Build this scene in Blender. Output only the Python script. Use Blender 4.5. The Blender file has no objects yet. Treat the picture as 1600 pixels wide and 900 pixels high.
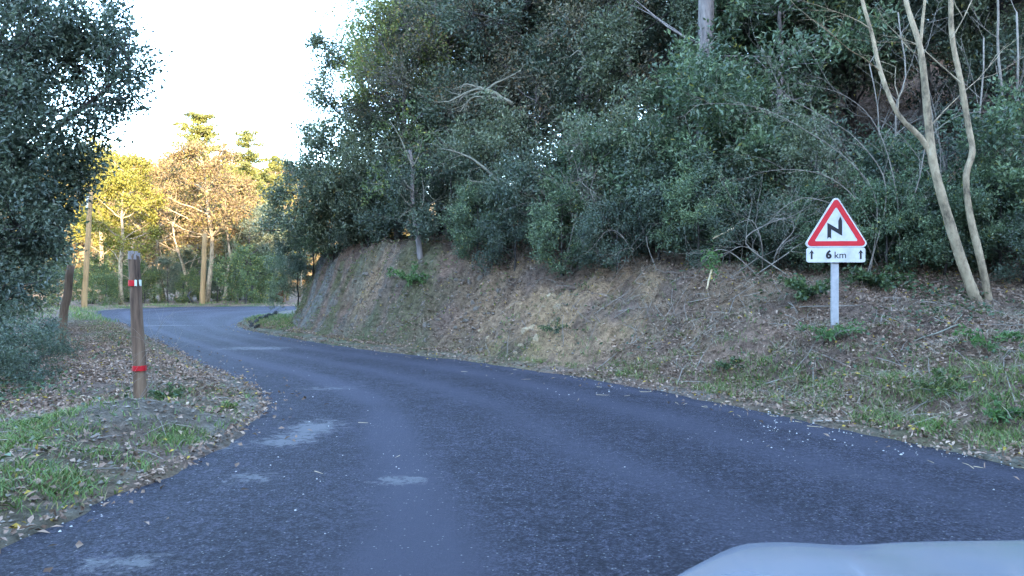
import bpy, math, random
import numpy as np
from mathutils import Vector

rad = math.radians
scene = bpy.context.scene
col = scene.collection

# ------------------------------------------------------------------ camera
F_PX, VH, CAM_H = 1208.0, 445.0, 1.30          # focal length in photo pixels, horizon row, eye height
cam_d = bpy.data.cameras.new('camera')
cam_d.sensor_width = 36.0
cam_d.lens = 36.0 * F_PX / 1600.0
cam_d.clip_start = 0.05
cam_d.clip_end = 3000.0
cam = bpy.data.objects.new('camera', cam_d)
cam.location = (0, 0, CAM_H)
cam.rotation_euler = (rad(90) - math.atan((450 - VH) / F_PX), 0, 0)
col.objects.link(cam)
scene.camera = cam

# ------------------------------------------------------------------ sky, sun, exposure
SUN_AZ, SUN_EL = 158.0, 13.0                    # clockwise from +Y, degrees
SKY_STRENGTH, SUN_STRENGTH, EXPOSURE = 0.15, 2.0, 4.0
world = bpy.data.worlds.new('World')
scene.world = world
world.use_nodes = True
wn = world.node_tree.nodes
wl = world.node_tree.links
bg = wn['Background']
sky = wn.new('ShaderNodeTexSky')
sky.sky_type = 'NISHITA'
sky.sun_disc = False
sky.sun_elevation = rad(SUN_EL)
sky.sun_rotation = rad(SUN_AZ)
sky.altitude = 400
sky.air_density = 1.0
sky.dust_density = 0.6
sky.ozone_density = 1.7
wl.new(sky.outputs[0], bg.inputs[0])
bg.inputs[1].default_value = SKY_STRENGTH
sun_d = bpy.data.lights.new('sun', 'SUN')
sun_d.energy = SUN_STRENGTH
sun_d.angle = rad(0.5)
sun_d.color = (1.0, 0.80, 0.56)
sun = bpy.data.objects.new('sun', sun_d)
sdir = Vector((math.sin(rad(SUN_AZ)) * math.cos(rad(SUN_EL)), math.cos(rad(SUN_AZ)) * math.cos(rad(SUN_EL)), math.sin(rad(SUN_EL))))
sun.rotation_euler = sdir.to_track_quat('Z', 'Y').to_euler()
sun.location = (20, -30, 60)
col.objects.link(sun)
vs = scene.view_settings
vs.view_transform = 'Standard'
vs.look = 'None'
vs.gamma = 1.0
vs.use_curve_mapping = False
vs.exposure = EXPOSURE
scene.render.engine = 'CYCLES'
scene.cycles.max_bounces = 6
scene.cycles.diffuse_bounces = 3
scene.cycles.glossy_bounces = 2
scene.cycles.transmission_bounces = 4
scene.cycles.transparent_max_bounces = 4

rng = np.random.default_rng(7)
random.seed(7)

# ------------------------------------------------------------------ helpers
def at(u, v, dist):
    """a place dist metres ahead, on the sight line that the photograph gives for it"""
    return ((u - 800) / F_PX * dist, dist, CAM_H + (VH - v) / F_PX * dist)

def tag(o, label=None, cat=None, group=None, kind=None):
    if label: o['label'] = label
    if cat: o['category'] = cat
    if group: o['group'] = group
    if kind: o['kind'] = kind
    return o

def empty(name, loc=(0, 0, 0), rz=0.0, sc=1.0):
    o = bpy.data.objects.new(name, None)
    o.location = loc
    o.rotation_euler = (0, 0, rz)
    o.scale = (sc, sc, sc)
    o.empty_display_size = 0.2
    col.objects.link(o)
    return o

def obj(name, me, parent=None, mat=None):
    o = bpy.data.objects.new(name, me)
    if mat is not None and len(me.materials) == 0:
        me.materials.append(mat)
    o.parent = parent
    col.objects.link(o)
    return o

def hash2(ix, iy, seed):
    h = (ix.astype(np.int64) * 374761393 + iy.astype(np.int64) * 668265263 + seed * 974634767) & 0xffffffff
    h = ((h ^ (h >> 13)) * 1274126177) & 0xffffffff
    h = (h ^ (h >> 16)) & 0xffffffff
    return h / 4294967295.0

def vnoise(x, y, seed=0):
    x = np.asarray(x, float); y = np.asarray(y, float)
    ix = np.floor(x); iy = np.floor(y)
    fx = x - ix; fy = y - iy
    fx = fx * fx * (3 - 2 * fx); fy = fy * fy * (3 - 2 * fy)
    a = hash2(ix, iy, seed); b = hash2(ix + 1, iy, seed)
    c = hash2(ix, iy + 1, seed); d = hash2(ix + 1, iy + 1, seed)
    return (a + (b - a) * fx) * (1 - fy) + (c + (d - c) * fx) * fy

def fbm(x, y, seed=0, oct=4, gain=0.5):
    s = 0; a = 1.0; t = 0
    for k in range(oct):
        s = s + a * vnoise(np.asarray(x) * 2 ** k + 17.3 * k, np.asarray(y) * 2 ** k - 9.1 * k, seed + k)
        t += a; a *= gain
    return s / t

def sstep(a, b, x):
    t = np.clip((np.asarray(x, float) - a) / (b - a), 0, 1)
    return t * t * (3 - 2 * t)

def mesh_np(name, verts, quads=None, tris=None, smooth=False):
    """mesh from arrays (all quads or all triangles)"""
    me = bpy.data.meshes.new(name)
    f = quads if quads is not None else tris
    n = f.shape[1]
    me.vertices.add(len(verts))
    me.vertices.foreach_set('co', np.ascontiguousarray(verts, dtype=np.float32).ravel())
    me.loops.add(f.size)
    me.loops.foreach_set('vertex_index', np.ascontiguousarray(f, dtype=np.int32).ravel())
    me.polygons.add(len(f))
    me.polygons.foreach_set('loop_start', np.arange(0, f.size, n, dtype=np.int32))
    try:
        me.polygons.foreach_set('loop_total', np.full(len(f), n, dtype=np.int32))
    except Exception:
        pass
    me.polygons.foreach_set('use_smooth', np.full(len(f), smooth, dtype=bool))
    me.update(calc_edges=True)
    return me

def set_col(me, name, arr):
    a = me.color_attributes.new(name, 'FLOAT_COLOR', 'POINT')
    c = np.ones((len(me.vertices), 4), dtype=np.float32)
    c[:, :arr.shape[1]] = arr
    a.data.foreach_set('color', c.ravel())

class MB:
    """collects tubes, boxes and plates into one mesh"""
    def __init__(self):
        self.v = []; self.f = []
    def tube(self, pts, radii, n=6, cap=True):
        pts = [Vector(p) for p in pts]
        m = len(pts); base = len(self.v)
        up = Vector((0.13, 0.21, 1.0))
        for i in range(m):
            d = (pts[min(i + 1, m - 1)] - pts[max(i - 1, 0)])
            if d.length < 1e-6: d = Vector((0, 0, 1))
            d.normalize()
            a = d.cross(Vector((0.31, 0.95, 0.05)))
            if a.length < 1e-3: a = d.cross(Vector((1, 0, 0)))
            a.normalize(); b = d.cross(a)
            r = radii[i] if not np.isscalar(radii) else radii
            for k in range(n):
                t = 2 * math.pi * k / n
                self.v.append(tuple(pts[i] + a * (r * math.cos(t)) + b * (r * math.sin(t))))
        for i in range(m - 1):
            for k in range(n):
                k2 = (k + 1) % n
                self.f.append((base + i * n + k, base + i * n + k2, base + (i + 1) * n + k2, base + (i + 1) * n + k))
        if cap:
            self.f.append(tuple(base + k for k in reversed(range(n))))
            self.f.append(tuple(base + (m - 1) * n + k for k in range(n)))
        return self
    def box(self, c, s, rz=0.0):
        base = len(self.v)
        ca, sa = math.cos(rz), math.sin(rz)
        for dz in (-.5, .5):
            for dx, dy in ((-.5, -.5), (.5, -.5), (.5, .5), (-.5, .5)):
                x, y = dx * s[0], dy * s[1]
                self.v.append((c[0] + x * ca - y * sa, c[1] + x * sa + y * ca, c[2] + dz * s[2]))
        for q in ((3, 2, 1, 0), (4, 5, 6, 7), (0, 1, 5, 4), (1, 2, 6, 5), (2, 3, 7, 6), (3, 0, 4, 7)):
            self.f.append(tuple(base + i for i in q))
        return self
    def plate(self, outline, y0, y1):
        """outline in x,z extruded from y0 (front) to y1"""
        base = len(self.v); n = len(outline)
        for (x, z) in outline: self.v.append((x, y0, z))
        for (x, z) in outline: self.v.append((x, y1, z))
        self.f.append(tuple(base + i for i in range(n)))
        self.f.append(tuple(base + n + i for i in reversed(range(n))))
        for i in range(n):
            j = (i + 1) % n
            self.f.append((base + j, base + i, base + n + i, base + n + j))
        return self
    def ring(self, outer, inner, y0, y1):
        base = len(self.v); n = len(outer)
        for y in (y0, y1):
            for (x, z) in outer: self.v.append((x, y, z))
            for (x, z) in inner: self.v.append((x, y, z))
        for i in range(n):
            j = (i + 1) % n
            self.f.append((base + i, base + j, base + n + j, base + n + i))
            self.f.append((base + i, base + 2 * n + i, base + 2 * n + j, base + j))
            self.f.append((base + n + j, base + 3 * n + j, base + 3 * n + i, base + n + i))
        return self
    def mesh(self, name, smooth=False):
        me = bpy.data.meshes.new(name)
        me.from_pydata(self.v, [], self.f)
        if smooth:
            me.polygons.foreach_set('use_smooth', np.ones(len(me.polygons), dtype=bool))
        me.update()
        return me
    def build(self, name, mat, parent=None, smooth=False):
        return obj(name, self.mesh(name, smooth), parent, mat)

def wobble(p0, p1, n, amp, rs=random):
    """a crooked line between two points"""
    p0 = Vector(p0); p1 = Vector(p1)
    out = []
    L = (p1 - p0).length
    ox = oy = oz = 0
    for i in range(n + 1):
        t = i / n
        if 0 < i < n:
            ox += rs.uniform(-1, 1) * amp * L / n; oy += rs.uniform(-1, 1) * amp * L / n; oz += rs.uniform(-1, 1) * amp * L / n * .6
        k = 1 if i < n else 0.5
        out.append(p0.lerp(p1, t) + Vector((ox, oy, oz)) * k)
    return out

# ------------------------------------------------------------------ materials
def new_mat(name, rough=0.8, spec=0.3):
    m = bpy.data.materials.new(name)
    m.use_nodes = True
    nt = m.node_tree
    b = nt.nodes['Principled BSDF']
    b.inputs['Roughness'].default_value = rough
    b.inputs['Specular IOR Level'].default_value = spec
    return m, nt, b

def nd(nt, t, **kw):
    n = nt.nodes.new(t)
    for k, v in kw.items():
        if k in n.inputs: n.inputs[k].default_value = v
        else: setattr(n, k, v)
    return n

def ramp(nt, stops):
    r = nt.nodes.new('ShaderNodeValToRGB')
    e = r.color_ramp.elements
    while len(e) < len(stops): e.new(0.5)
    for i, (p, c) in enumerate(stops):
        e[i].position = p
        e[i].color = (c[0], c[1], c[2], 1) if not np.isscalar(c) else (c, c, c, 1)
    return r

def noise(nt, scale, detail=4, rough=0.6, coord='Object', dist=0.0, stretch=None):
    tc = nt.nodes.new('ShaderNodeTexCoord')
    n = nd(nt, 'ShaderNodeTexNoise')
    n.inputs['Scale'].default_value = scale
    n.inputs['Detail'].default_value = detail
    n.inputs['Roughness'].default_value = rough
    n.inputs['Distortion'].default_value = dist
    if stretch:
        mp = nt.nodes.new('ShaderNodeMapping')
        mp.inputs['Scale'].default_value = stretch
        nt.links.new(tc.outputs[coord], mp.inputs[0])
        nt.links.new(mp.outputs[0], n.inputs['Vector'])
    else:
        nt.links.new(tc.outputs[coord], n.inputs['Vector'])
    return n

def bump(nt, b, src, strength, dist):
    bp = nt.nodes.new('ShaderNodeBump')
    bp.inputs['Strength'].default_value = strength
    bp.inputs['Distance'].default_value = dist
    nt.links.new(src, bp.inputs['Height'])
    nt.links.new(bp.outputs[0], b.inputs['Normal'])
    return bp

def mixrgb(nt, blend, fac, a, b):
    m = nt.nodes.new('ShaderNodeMix')
    m.data_type = 'RGBA'
    m.blend_type = blend
    for sock, val in ((0, fac), (6, a), (7, b)):
        if hasattr(val, 'is_linked') or hasattr(val, 'links'):
            nt.links.new(val, m.inputs[sock])
        elif sock == 0:
            m.inputs[0].default_value = val
        else:
            m.inputs[sock].default_value = (*val, 1)
    return m.outputs[2]

def noisy(name, stops, scale=6, rough=0.85, spec=0.25, bs=0.5, bd=0.02, stretch=None, detail=6, metallic=0.0):
    m, nt, b = new_mat(name, rough, spec)
    n = noise(nt, scale, detail, 0.65, stretch=stretch)
    r = ramp(nt, stops)
    nt.links.new(n.outputs[0], r.inputs[0])
    nt.links.new(r.outputs[0], b.inputs['Base Color'])
    b.inputs['Metallic'].default_value = metallic
    if bs: bump(nt, b, n.outputs[0], bs, bd)
    return m

def leaf_mat(name, stops, rough=0.34, spec=0.55, trans=0.30, tcol=(1.12, 1.18, 0.85), accent=None, accent_at=0.97):
    """leaf colour runs over the stops sprig by sprig; single leaves may carry the accent colour"""
    m, nt, b = new_mat(name, rough, spec)
    at_ = nt.nodes.new('ShaderNodeAttribute'); at_.attribute_name = 'lc'
    sep = nt.nodes.new('ShaderNodeSeparateColor')
    nt.links.new(at_.outputs['Color'], sep.inputs[0])
    oi = nt.nodes.new('ShaderNodeObjectInfo')
    ad = nd(nt, 'ShaderNodeMath', operation='MULTIPLY_ADD')
    nt.links.new(oi.outputs['Random'], ad.inputs[0]); ad.inputs[1].default_value = 0.3; nt.links.new(sep.outputs[1], ad.inputs[2])
    su = nd(nt, 'ShaderNodeMath', operation='SUBTRACT'); nt.links.new(ad.outputs[0], su.inputs[0]); su.inputs[1].default_value = 0.15
    r = ramp(nt, stops)
    nt.links.new(su.outputs[0], r.inputs[0])
    c = r.outputs[0]
    # leaf to leaf brightness
    mr = nd(nt, 'ShaderNodeMapRange'); nt.links.new(sep.outputs[0], mr.inputs[0]); mr.inputs[3].default_value = 0.68; mr.inputs[4].default_value = 1.35
    vm = nd(nt, 'ShaderNodeVectorMath', operation='SCALE'); nt.links.new(c, vm.inputs[0]); nt.links.new(mr.outputs[0], vm.inputs['Scale'])
    c = vm.outputs[0]
    if accent:
        gt = nd(nt, 'ShaderNodeMath', operation='GREATER_THAN'); nt.links.new(sep.outputs[2], gt.inputs[0]); gt.inputs[1].default_value = accent_at
        c = mixrgb(nt, 'MIX', gt.outputs[0], c, accent)
    nt.links.new(c, b.inputs['Base Color'])
    tr = nt.nodes.new('ShaderNodeBsdfTranslucent')
    tm = nd(nt, 'ShaderNodeVectorMath', operation='MULTIPLY'); nt.links.new(c, tm.inputs[0]); tm.inputs[1].default_value = tcol
    nt.links.new(tm.outputs[0], tr.inputs['Color'])
    mx = nt.nodes.new('ShaderNodeMixShader'); mx.inputs[0].default_value = trans
    nt.links.new(b.outputs[0], mx.inputs[1]); nt.links.new(tr.outputs[0], mx.inputs[2])
    nt.links.new(mx.outputs[0], nt.nodes['Material Output'].inputs[0])
    return m

M = {}
M['oak_leaf'] = leaf_mat('oak_leaf', [(0.0, (0.070, 0.090, 0.058)), (0.5, (0.128, 0.155, 0.096)), (1.0, (0.215, 0.245, 0.155))], accent=(0.22, 0.19, 0.06), accent_at=0.985)
M['oak_leaf_deep'] = leaf_mat('oak_leaf_deep', [(0.0, (0.048, 0.070, 0.054)), (0.5, (0.082, 0.112, 0.080)), (1.0, (0.135, 0.168, 0.110))], rough=0.38)
M['laurel_leaf'] = leaf_mat('laurel_leaf', [(0.0, (0.065, 0.100, 0.062)), (0.5, (0.110, 0.160, 0.092)), (1.0, (0.22, 0.285, 0.150))], rough=0.34, accent=(0.28, 0.26, 0.06), accent_at=0.985)
M['lime_leaf'] = leaf_mat('lime_leaf', [(0.0, (0.11, 0.145, 0.055)), (0.5, (0.17, 0.205, 0.070)), (1.0, (0.24, 0.25, 0.085))], rough=0.55, trans=0.35, accent=(0.32, 0.24, 0.05), accent_at=0.93)
M['yellow_leaf'] = leaf_mat('yellow_leaf', [(0.0, (0.15, 0.145, 0.022)), (0.5, (0.235, 0.215, 0.034)), (1.0, (0.32, 0.28, 0.055))], rough=0.6, trans=0.35, tcol=(1.1, 1.05, .7))
M['rust_leaf'] = leaf_mat('rust_leaf', [(0.0, (0.13, 0.085, 0.042)), (0.5, (0.21, 0.145, 0.068)), (1.0, (0.30, 0.225, 0.10))], rough=0.65, trans=0.3, tcol=(1.1, 1.0, .8), accent=(0.25, 0.22, 0.06), accent_at=0.85)
M['needle'] = leaf_mat('needle', [(0.0, (0.10, 0.115, 0.030)), (0.5, (0.18, 0.185, 0.045)), (1.0, (0.27, 0.25, 0.06))], rough=0.6, trans=0.2)
M['grey_leaf'] = leaf_mat('grey_leaf', [(0.0, (0.075, 0.095, 0.065)), (0.5, (0.115, 0.14, 0.095)), (1.0, (0.17, 0.19, 0.12))], rough=0.5)
M['mid_leaf'] = leaf_mat('mid_leaf', [(0.0, (0.065, 0.095, 0.035)), (0.5, (0.10, 0.14, 0.05)), (1.0, (0.155, 0.185, 0.06))], rough=0.5, accent=(0.32, 0.28, 0.06), accent_at=0.96)
M['fern_leaf'] = leaf_mat('fern_leaf', [(0.0, (0.06, 0.12, 0.04)), (0.5, (0.09, 0.17, 0.055)), (1.0, (0.13, 0.22, 0.07))], rough=0.5)
M['litter'] = leaf_mat('litter', [(0.0, (0.12, 0.076, 0.054)), (0.5, (0.26, 0.18, 0.135)), (1.0, (0.43, 0.315, 0.235))], rough=0.85, spec=0.12, trans=0.05, accent=(0.42, 0.30, 0.07), accent_at=0.965)
M['grass'] = leaf_mat('grass', [(0.0, (0.060, 0.110, 0.025)), (0.5, (0.105, 0.170, 0.040)), (1.0, (0.18, 0.24, 0.07))], rough=0.55, trans=0.25, accent=(0.30, 0.25, 0.12), accent_at=0.84)
M['straw'] = leaf_mat('straw', [(0.0, (0.15, 0.115, 0.08)), (0.5, (0.26, 0.205, 0.145)), (1.0, (0.40, 0.33, 0.24))], rough=0.7, trans=0.1)
M['ivy'] = leaf_mat('ivy', [(0.0, (0.035, 0.060, 0.030)), (0.5, (0.065, 0.105, 0.045)), (1.0, (0.12, 0.165, 0.065))], rough=0.42)
M['bark_oak'] = noisy('bark_oak', [(0.3, (0.030, 0.026, 0.024)), (0.6, (0.085, 0.075, 0.068)), (0.8, (0.16, 0.15, 0.13))], 9, bs=0.8, bd=0.03, stretch=(1, 1, .35))
M['bark_pale'] = noisy('bark_pale', [(0.32, (0.10, 0.078, 0.055)), (0.46, (0.28, 0.215, 0.14)), (0.62, (0.43, 0.335, 0.22)), (0.75, (0.52, 0.44, 0.32))], 9, bs=0.9, bd=0.02, stretch=(1, 1, .55), detail=9)
M['bark_grey'] = noisy('bark_grey', [(0.3, (0.10, 0.085, 0.085)), (0.55, (0.24, 0.21, 0.20)), (0.8, (0.36, 0.33, 0.31))], 7, bs=0.9, bd=0.03, stretch=(1, 1, .3))
M['lichen'] = noisy('lichen', [(0.3, (0.11, 0.10, 0.08)), (0.6, (0.22, 0.215, 0.165)), (0.8, (0.34, 0.33, 0.26))], 14, bs=0.5, bd=0.01)
M['twig'] = noisy('twig', [(0.3, (0.15, 0.125, 0.105)), (0.7, (0.36, 0.315, 0.265))], 5, bs=0)
M['fresh_wood'] = noisy('fresh_wood', [(0.3, (0.42, 0.30, 0.17)), (0.7, (0.66, 0.53, 0.34))], 20, bs=0.3, bd=0.005, stretch=(1, 1, .2))
M['post_wood'] = noisy('post_wood', [(0.32, (0.040, 0.026, 0.019)), (0.45, (0.13, 0.083, 0.056)), (0.6, (0.20, 0.132, 0.086)), (0.75, (0.29, 0.22, 0.155))], 11, bs=0.9, bd=0.012, stretch=(1, 1, .09), detail=9)
M['pole_wood'] = noisy('pole_wood', [(0.3, (0.19, 0.115, 0.055)), (0.7, (0.36, 0.235, 0.11))], 8, bs=0.4, bd=0.01, stretch=(1, 1, .1))
M['galv'] = noisy('galv', [(0.3, (0.36, 0.37, 0.39)), (0.7, (0.52, 0.53, 0.55))], 14, rough=0.48, spec=0.5, bs=0.1, bd=0.002, metallic=0.45)
M['sign_white'] = noisy('sign_white', [(0.3, (0.42, 0.42, 0.40)), (0.5, (0.56, 0.56, 0.55)), (0.7, (0.63, 0.63, 0.62))], 5, rough=0.4, spec=0.5, bs=0)
M['sign_red'] = noisy('sign_red', [(0.3, (0.50, 0.012, 0.022)), (0.7, (0.62, 0.022, 0.035))], 5, rough=0.38, spec=0.5, bs=0)
M['sign_black'] = noisy('sign_black', [(0.3, (0.010, 0.011, 0.014)), (0.7, (0.020, 0.021, 0.025))], 5, rough=0.45, spec=0.4, bs=0)
M['mark_red'] = noisy('mark_red', [(0.35, (0.40, 0.010, 0.018)), (0.7, (0.60, 0.025, 0.03))], 25, rough=0.5, bs=0)
M['mark_white'] = noisy('mark_white', [(0.35, (0.50, 0.56, 0.46)), (0.7, (0.72, 0.76, 0.66))], 25, rough=0.5, bs=0)
M['rock'] = noisy('rock', [(0.3, (0.10, 0.085, 0.070)), (0.55, (0.20, 0.172, 0.142)), (0.8, (0.32, 0.285, 0.24))], 7, bs=0.8, bd=0.03)
M['rock_ochre'] = noisy('rock_ochre', [(0.3, (0.22, 0.155, 0.09)), (0.55, (0.42, 0.32, 0.20)), (0.8, (0.58, 0.48, 0.33))], 6, bs=0.8, bd=0.03)
M['rock_dark'] = noisy('rock_dark', [(0.35, (0.022, 0.022, 0.024)), (0.6, (0.07, 0.07, 0.07)), (0.75, (0.34, 0.33, 0.31))], 5, bs=0.8, bd=0.03)
M['chip'] = noisy('chip', [(0.3, (0.30, 0.28, 0.26)), (0.7, (0.62, 0.60, 0.56))], 3, bs=0)
M['rust_box'] = noisy('rust_box', [(0.3, (0.13, 0.045, 0.025)), (0.7, (0.24, 0.085, 0.05))], 5, bs=0.2)
M['tyre'] = noisy('tyre', [(0.3, (0.012, 0.012, 0.012)), (0.7, (0.03, 0.03, 0.03))], 10, bs=0.2)
M['rim'] = noisy('rim', [(0.3, (0.4, 0.4, 0.42)), (0.7, (0.55, 0.55, 0.57))], 10, rough=0.35, metallic=0.7, bs=0)
m, nt, b = new_mat('car_paint', 0.24, 0.5)
n = noise(nt, 3, 5); r = ramp(nt, [(0.3, (0.21, 0.222, 0.26)), (0.7, (0.25, 0.262, 0.30))])
nt.links.new(n.outputs[0], r.inputs[0]); nt.links.new(r.outputs[0], b.inputs['Base Color'])
b.inputs['Coat Weight'].default_value = 0.6; b.inputs['Coat Roughness'].default_value = 0.12
M['car_paint'] = m
m, nt, b = new_mat('car_glass', 0.05, 0.5)
b.inputs['Base Color'].default_value = (0.02, 0.025, 0.03, 1)
M['car_glass'] = m
m, nt, b = new_mat('lamp_glass', 0.08, 0.5)
b.inputs['Base Color'].default_value = (0.6, 0.62, 0.65, 1); b.inputs['Coat Weight'].default_value = 1.0
M['lamp_glass'] = m

# ground: colour zones come from the soil, moss and litter themselves (vertex colours), grain from noise
m, nt, b = new_mat('soil', 0.92, 0.15)
at_ = nt.nodes.new('ShaderNodeAttribute'); at_.attribute_name = 'zone'
n1 = noise(nt, 9, 8, 0.7); n2 = noise(nt, 55, 6, 0.7)
r1 = ramp(nt, [(0.32, 0.42), (0.68, 1.55)]); nt.links.new(n1.outputs[0], r1.inputs[0])
r2 = ramp(nt, [(0.3, 0.6), (0.7, 1.35)]); nt.links.new(n2.outputs[0], r2.inputs[0])
c = mixrgb(nt, 'MULTIPLY', 1.0, at_.outputs['Color'], r1.outputs[0])
c = mixrgb(nt, 'MULTIPLY', 1.0, c, r2.outputs[0])
nt.links.new(c, b.inputs['Base Color'])
mm = nd(nt, 'ShaderNodeMath', operation='ADD'); nt.links.new(n1.outputs[0], mm.inputs[0]); nt.links.new(n2.outputs[0], mm.inputs[1])
bump(nt, b, mm.outputs[0], 1.0, 0.06)
M['soil'] = m

# asphalt: chippings, polished wheel tracks, pale worn patches and a far pale streak (mask carried by the road mesh)
m, nt, b = new_mat('asphalt', 0.78, 0.2)
at_ = nt.nodes.new('ShaderNodeAttribute'); at_.attribute_name = 'wear'
sep = nt.nodes.new('ShaderNodeSeparateColor'); nt.links.new(at_.outputs['Color'], sep.inputs[0])
nf = noise(nt, 62, 6, 0.8); nm_ = noise(nt, 16, 6, 0.7); nl = noise(nt, 0.55, 5, 0.6); nv = nd(nt, 'ShaderNodeTexVoronoi'); nv.inputs['Scale'].default_value = 70
tc = nt.nodes.new('ShaderNodeTexCoord'); nt.links.new(tc.outputs['Object'], nv.inputs['Vector'])
rb = ramp(nt, [(0.34, (0.005, 0.005, 0.008)), (0.5, (0.031, 0.030, 0.044)), (0.66, (0.112, 0.109, 0.138))]); nt.links.new(nf.outputs[0], rb.inputs[0])
rm = ramp(nt, [(0.32, 0.5), (0.68, 1.5)]); nt.links.new(nm_.outputs[0], rm.inputs[0])
nb_ = noise(nt, 4.2, 6, 0.7, dist=.8); rb2 = ramp(nt, [(0.32, 0.72), (0.68, 1.28)]); nt.links.new(nb_.outputs[0], rb2.inputs[0])
rl = ramp(nt, [(0.3, 0.82), (0.7, 1.2)]); nt.links.new(nl.outputs[0], rl.inputs[0])
c = mixrgb(nt, 'MULTIPLY', 1.0, rb.outputs[0], rm.outputs[0])
c = mixrgb(nt, 'MULTIPLY', 1.0, c, rl.outputs[0])
c = mixrgb(nt, 'MULTIPLY', 1.0, c, rb2.outputs[0])
tw = nd(nt, 'ShaderNodeMath', operation='MULTIPLY'); nt.links.new(sep.outputs[0], tw.inputs[0]); tw.inputs[1].default_value = 0.85
c = mixrgb(nt, 'MIX', tw.outputs[0], c, (0.064, 0.063, 0.088))
# pale flaked patches, and a pale streak across the far road
npz = noise(nt, 9, 9, 0.82, dist=.6)
pa = nd(nt, 'ShaderNodeMath', operation='MULTIPLY_ADD'); nt.links.new(npz.outputs[0], pa.inputs[0]); pa.inputs[1].default_value = 3.2; nt.links.new(sep.outputs[1], pa.inputs[2])
pr = ramp(nt, [(0.0, 0.0), (1.0, 1.0)]);
mr = nd(nt, 'ShaderNodeMapRange'); nt.links.new(pa.outputs[0], mr.inputs[0]); mr.inputs[1].default_value = 2.02; mr.inputs[2].default_value = 2.4
c = mixrgb(nt, 'MIX', mr.outputs[0], c, (0.15, 0.147, 0.16))
# dusty gritty margins
dg = nd(nt, 'ShaderNodeMath', operation='MULTIPLY_ADD'); nt.links.new(nm_.outputs[0], dg.inputs[0]); dg.inputs[1].default_value = 0.9; nt.links.new(sep.outputs[2], dg.inputs[2])
mr2 = nd(nt, 'ShaderNodeMapRange'); nt.links.new(dg.outputs[0], mr2.inputs[0]); mr2.inputs[1].default_value = 0.85; mr2.inputs[2].default_value = 1.35
c = mixrgb(nt, 'MIX', mr2.outputs[0], c, (0.20, 0.175, 0.145))
# single light chippings
cr = ramp(nt, [(0.0, 1.0), (0.09, 0.0)]); cr.color_ramp.interpolation = 'LINEAR'
sc_ = nd(nt, 'ShaderNodeSeparateColor'); nt.links.new(nv.outputs['Color'], sc_.inputs[0])
g2 = nd(nt, 'ShaderNodeMath', operation='GREATER_THAN'); nt.links.new(sc_.outputs[0], g2.inputs[0]); g2.inputs[1].default_value = 0.975
nt.links.new(nv.outputs['Distance'], cr.inputs[0])
cm = nd(nt, 'ShaderNodeMath', operation='MULTIPLY'); nt.links.new(g2.outputs[0], cm.inputs[0])
mr3 = nd(nt, 'ShaderNodeMapRange'); nt.links.new(nv.outputs['Distance'], mr3.inputs[0]); mr3.inputs[1].default_value = 0.45; mr3.inputs[2].default_value = 0.3
nt.links.new(mr3.outputs[0], cm.inputs[1])
c = mixrgb(nt, 'MIX', cm.outputs[0], c, (0.22, 0.22, 0.22))
nt.links.new(c, b.inputs['Base Color'])
ma = nd(nt, 'ShaderNodeMath', operation='MULTIPLY_ADD'); nt.links.new(nm_.outputs[0], ma.inputs[0]); ma.inputs[1].default_value = 1.5; nt.links.new(nf.outputs[0], ma.inputs[2])
bump(nt, b, ma.outputs[0], 1.0, 0.02)
M['asphalt'] = m

# ------------------------------------------------------------------ road line
PAIRS = [((-22, -8), (-22, -15)), ((-10, -5), (-8, -13.5)), ((-5, -1.5), (2, -11)), ((-3.2, 1.5), (6, -6)),
 ((-2.7, 3.6), (6.4, -.5)), ((-2.47, 4.98), (5.2, 3.0)), ((-2.49, 6.41), (3.71, 5.6)), ((-2.63, 7.85), (2.67, 8.05)),
 ((-2.83, 8.58), (1.65, 9.94)), ((-3.8, 10.5), (.49, 11.8)), ((-5.2, 12.56), (-1.15, 13.9)), ((-6.4, 14.6), (-2.52, 15.25)),
 ((-7.8, 16.9), (-3.96, 17.07)), ((-9.4, 19.5), (-5.6, 19.4)), ((-11.1, 22.4), (-7.2, 21.8)), ((-13, 25.5), (-8.4, 24.2)),
 ((-15, 28.5), (-9.15, 26.2)), ((-17.4, 32.3), (-9.6, 27.8)), ((-19.3, 35.7), (-9.97, 29.6)), ((-20.9, 39), (-10.2, 31)),
 ((-21, 42.4), (-10.4, 32.5)), ((-19.1, 46.2), (-10.6, 34.9)), ((-14.4, 46.9), (-10.2, 38)), ((-6, 49.5), (-6, 42.5)),
 ((6, 52), (6, 45.5)), ((25, 54), (25, 47))]
#            near ........................ to the inside of the bend ........................ far
R_VERGE = [.5, .5, .5, .5, .5, .5, .5, .40, .35, .30, .30, .30, .35, .5, .9, 1.5, 1.9, 2.0, 2.0, 2.0, 1.9, 1.6, 1.2, 1, 1, 1]
R_H =     [.7, .7, .7, .7, .65, .66, .68, .76, 1.32, 1.7, 1.9, 2.05, 2.2, 2.25, 2.3, 2.3, 2.3, 2.3, 2.3, 2.3, 2.3, 2.3, 2.3, 2.3, 2.3, 2.3]
R_RUN =   [3, 3, 3, 3, 3, 3, 3.1, 2.9, 2.6, 2.4, 2.1, 1.8, 1.5, 1.3, 1.2, 1.15, 1.1, 1.1, 1.1, 1.1, 1.1, 1.2, 1.4, 1.5, 1.5, 1.5]
R_CONC =  [1, 1, 1, 1, 1, 1, 1, 1, .75, .5, .35, .25, .15, .1, .1, .1, .1, .1, .1, .1, .1, .1, .1, .1, .1, .1]

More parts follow.
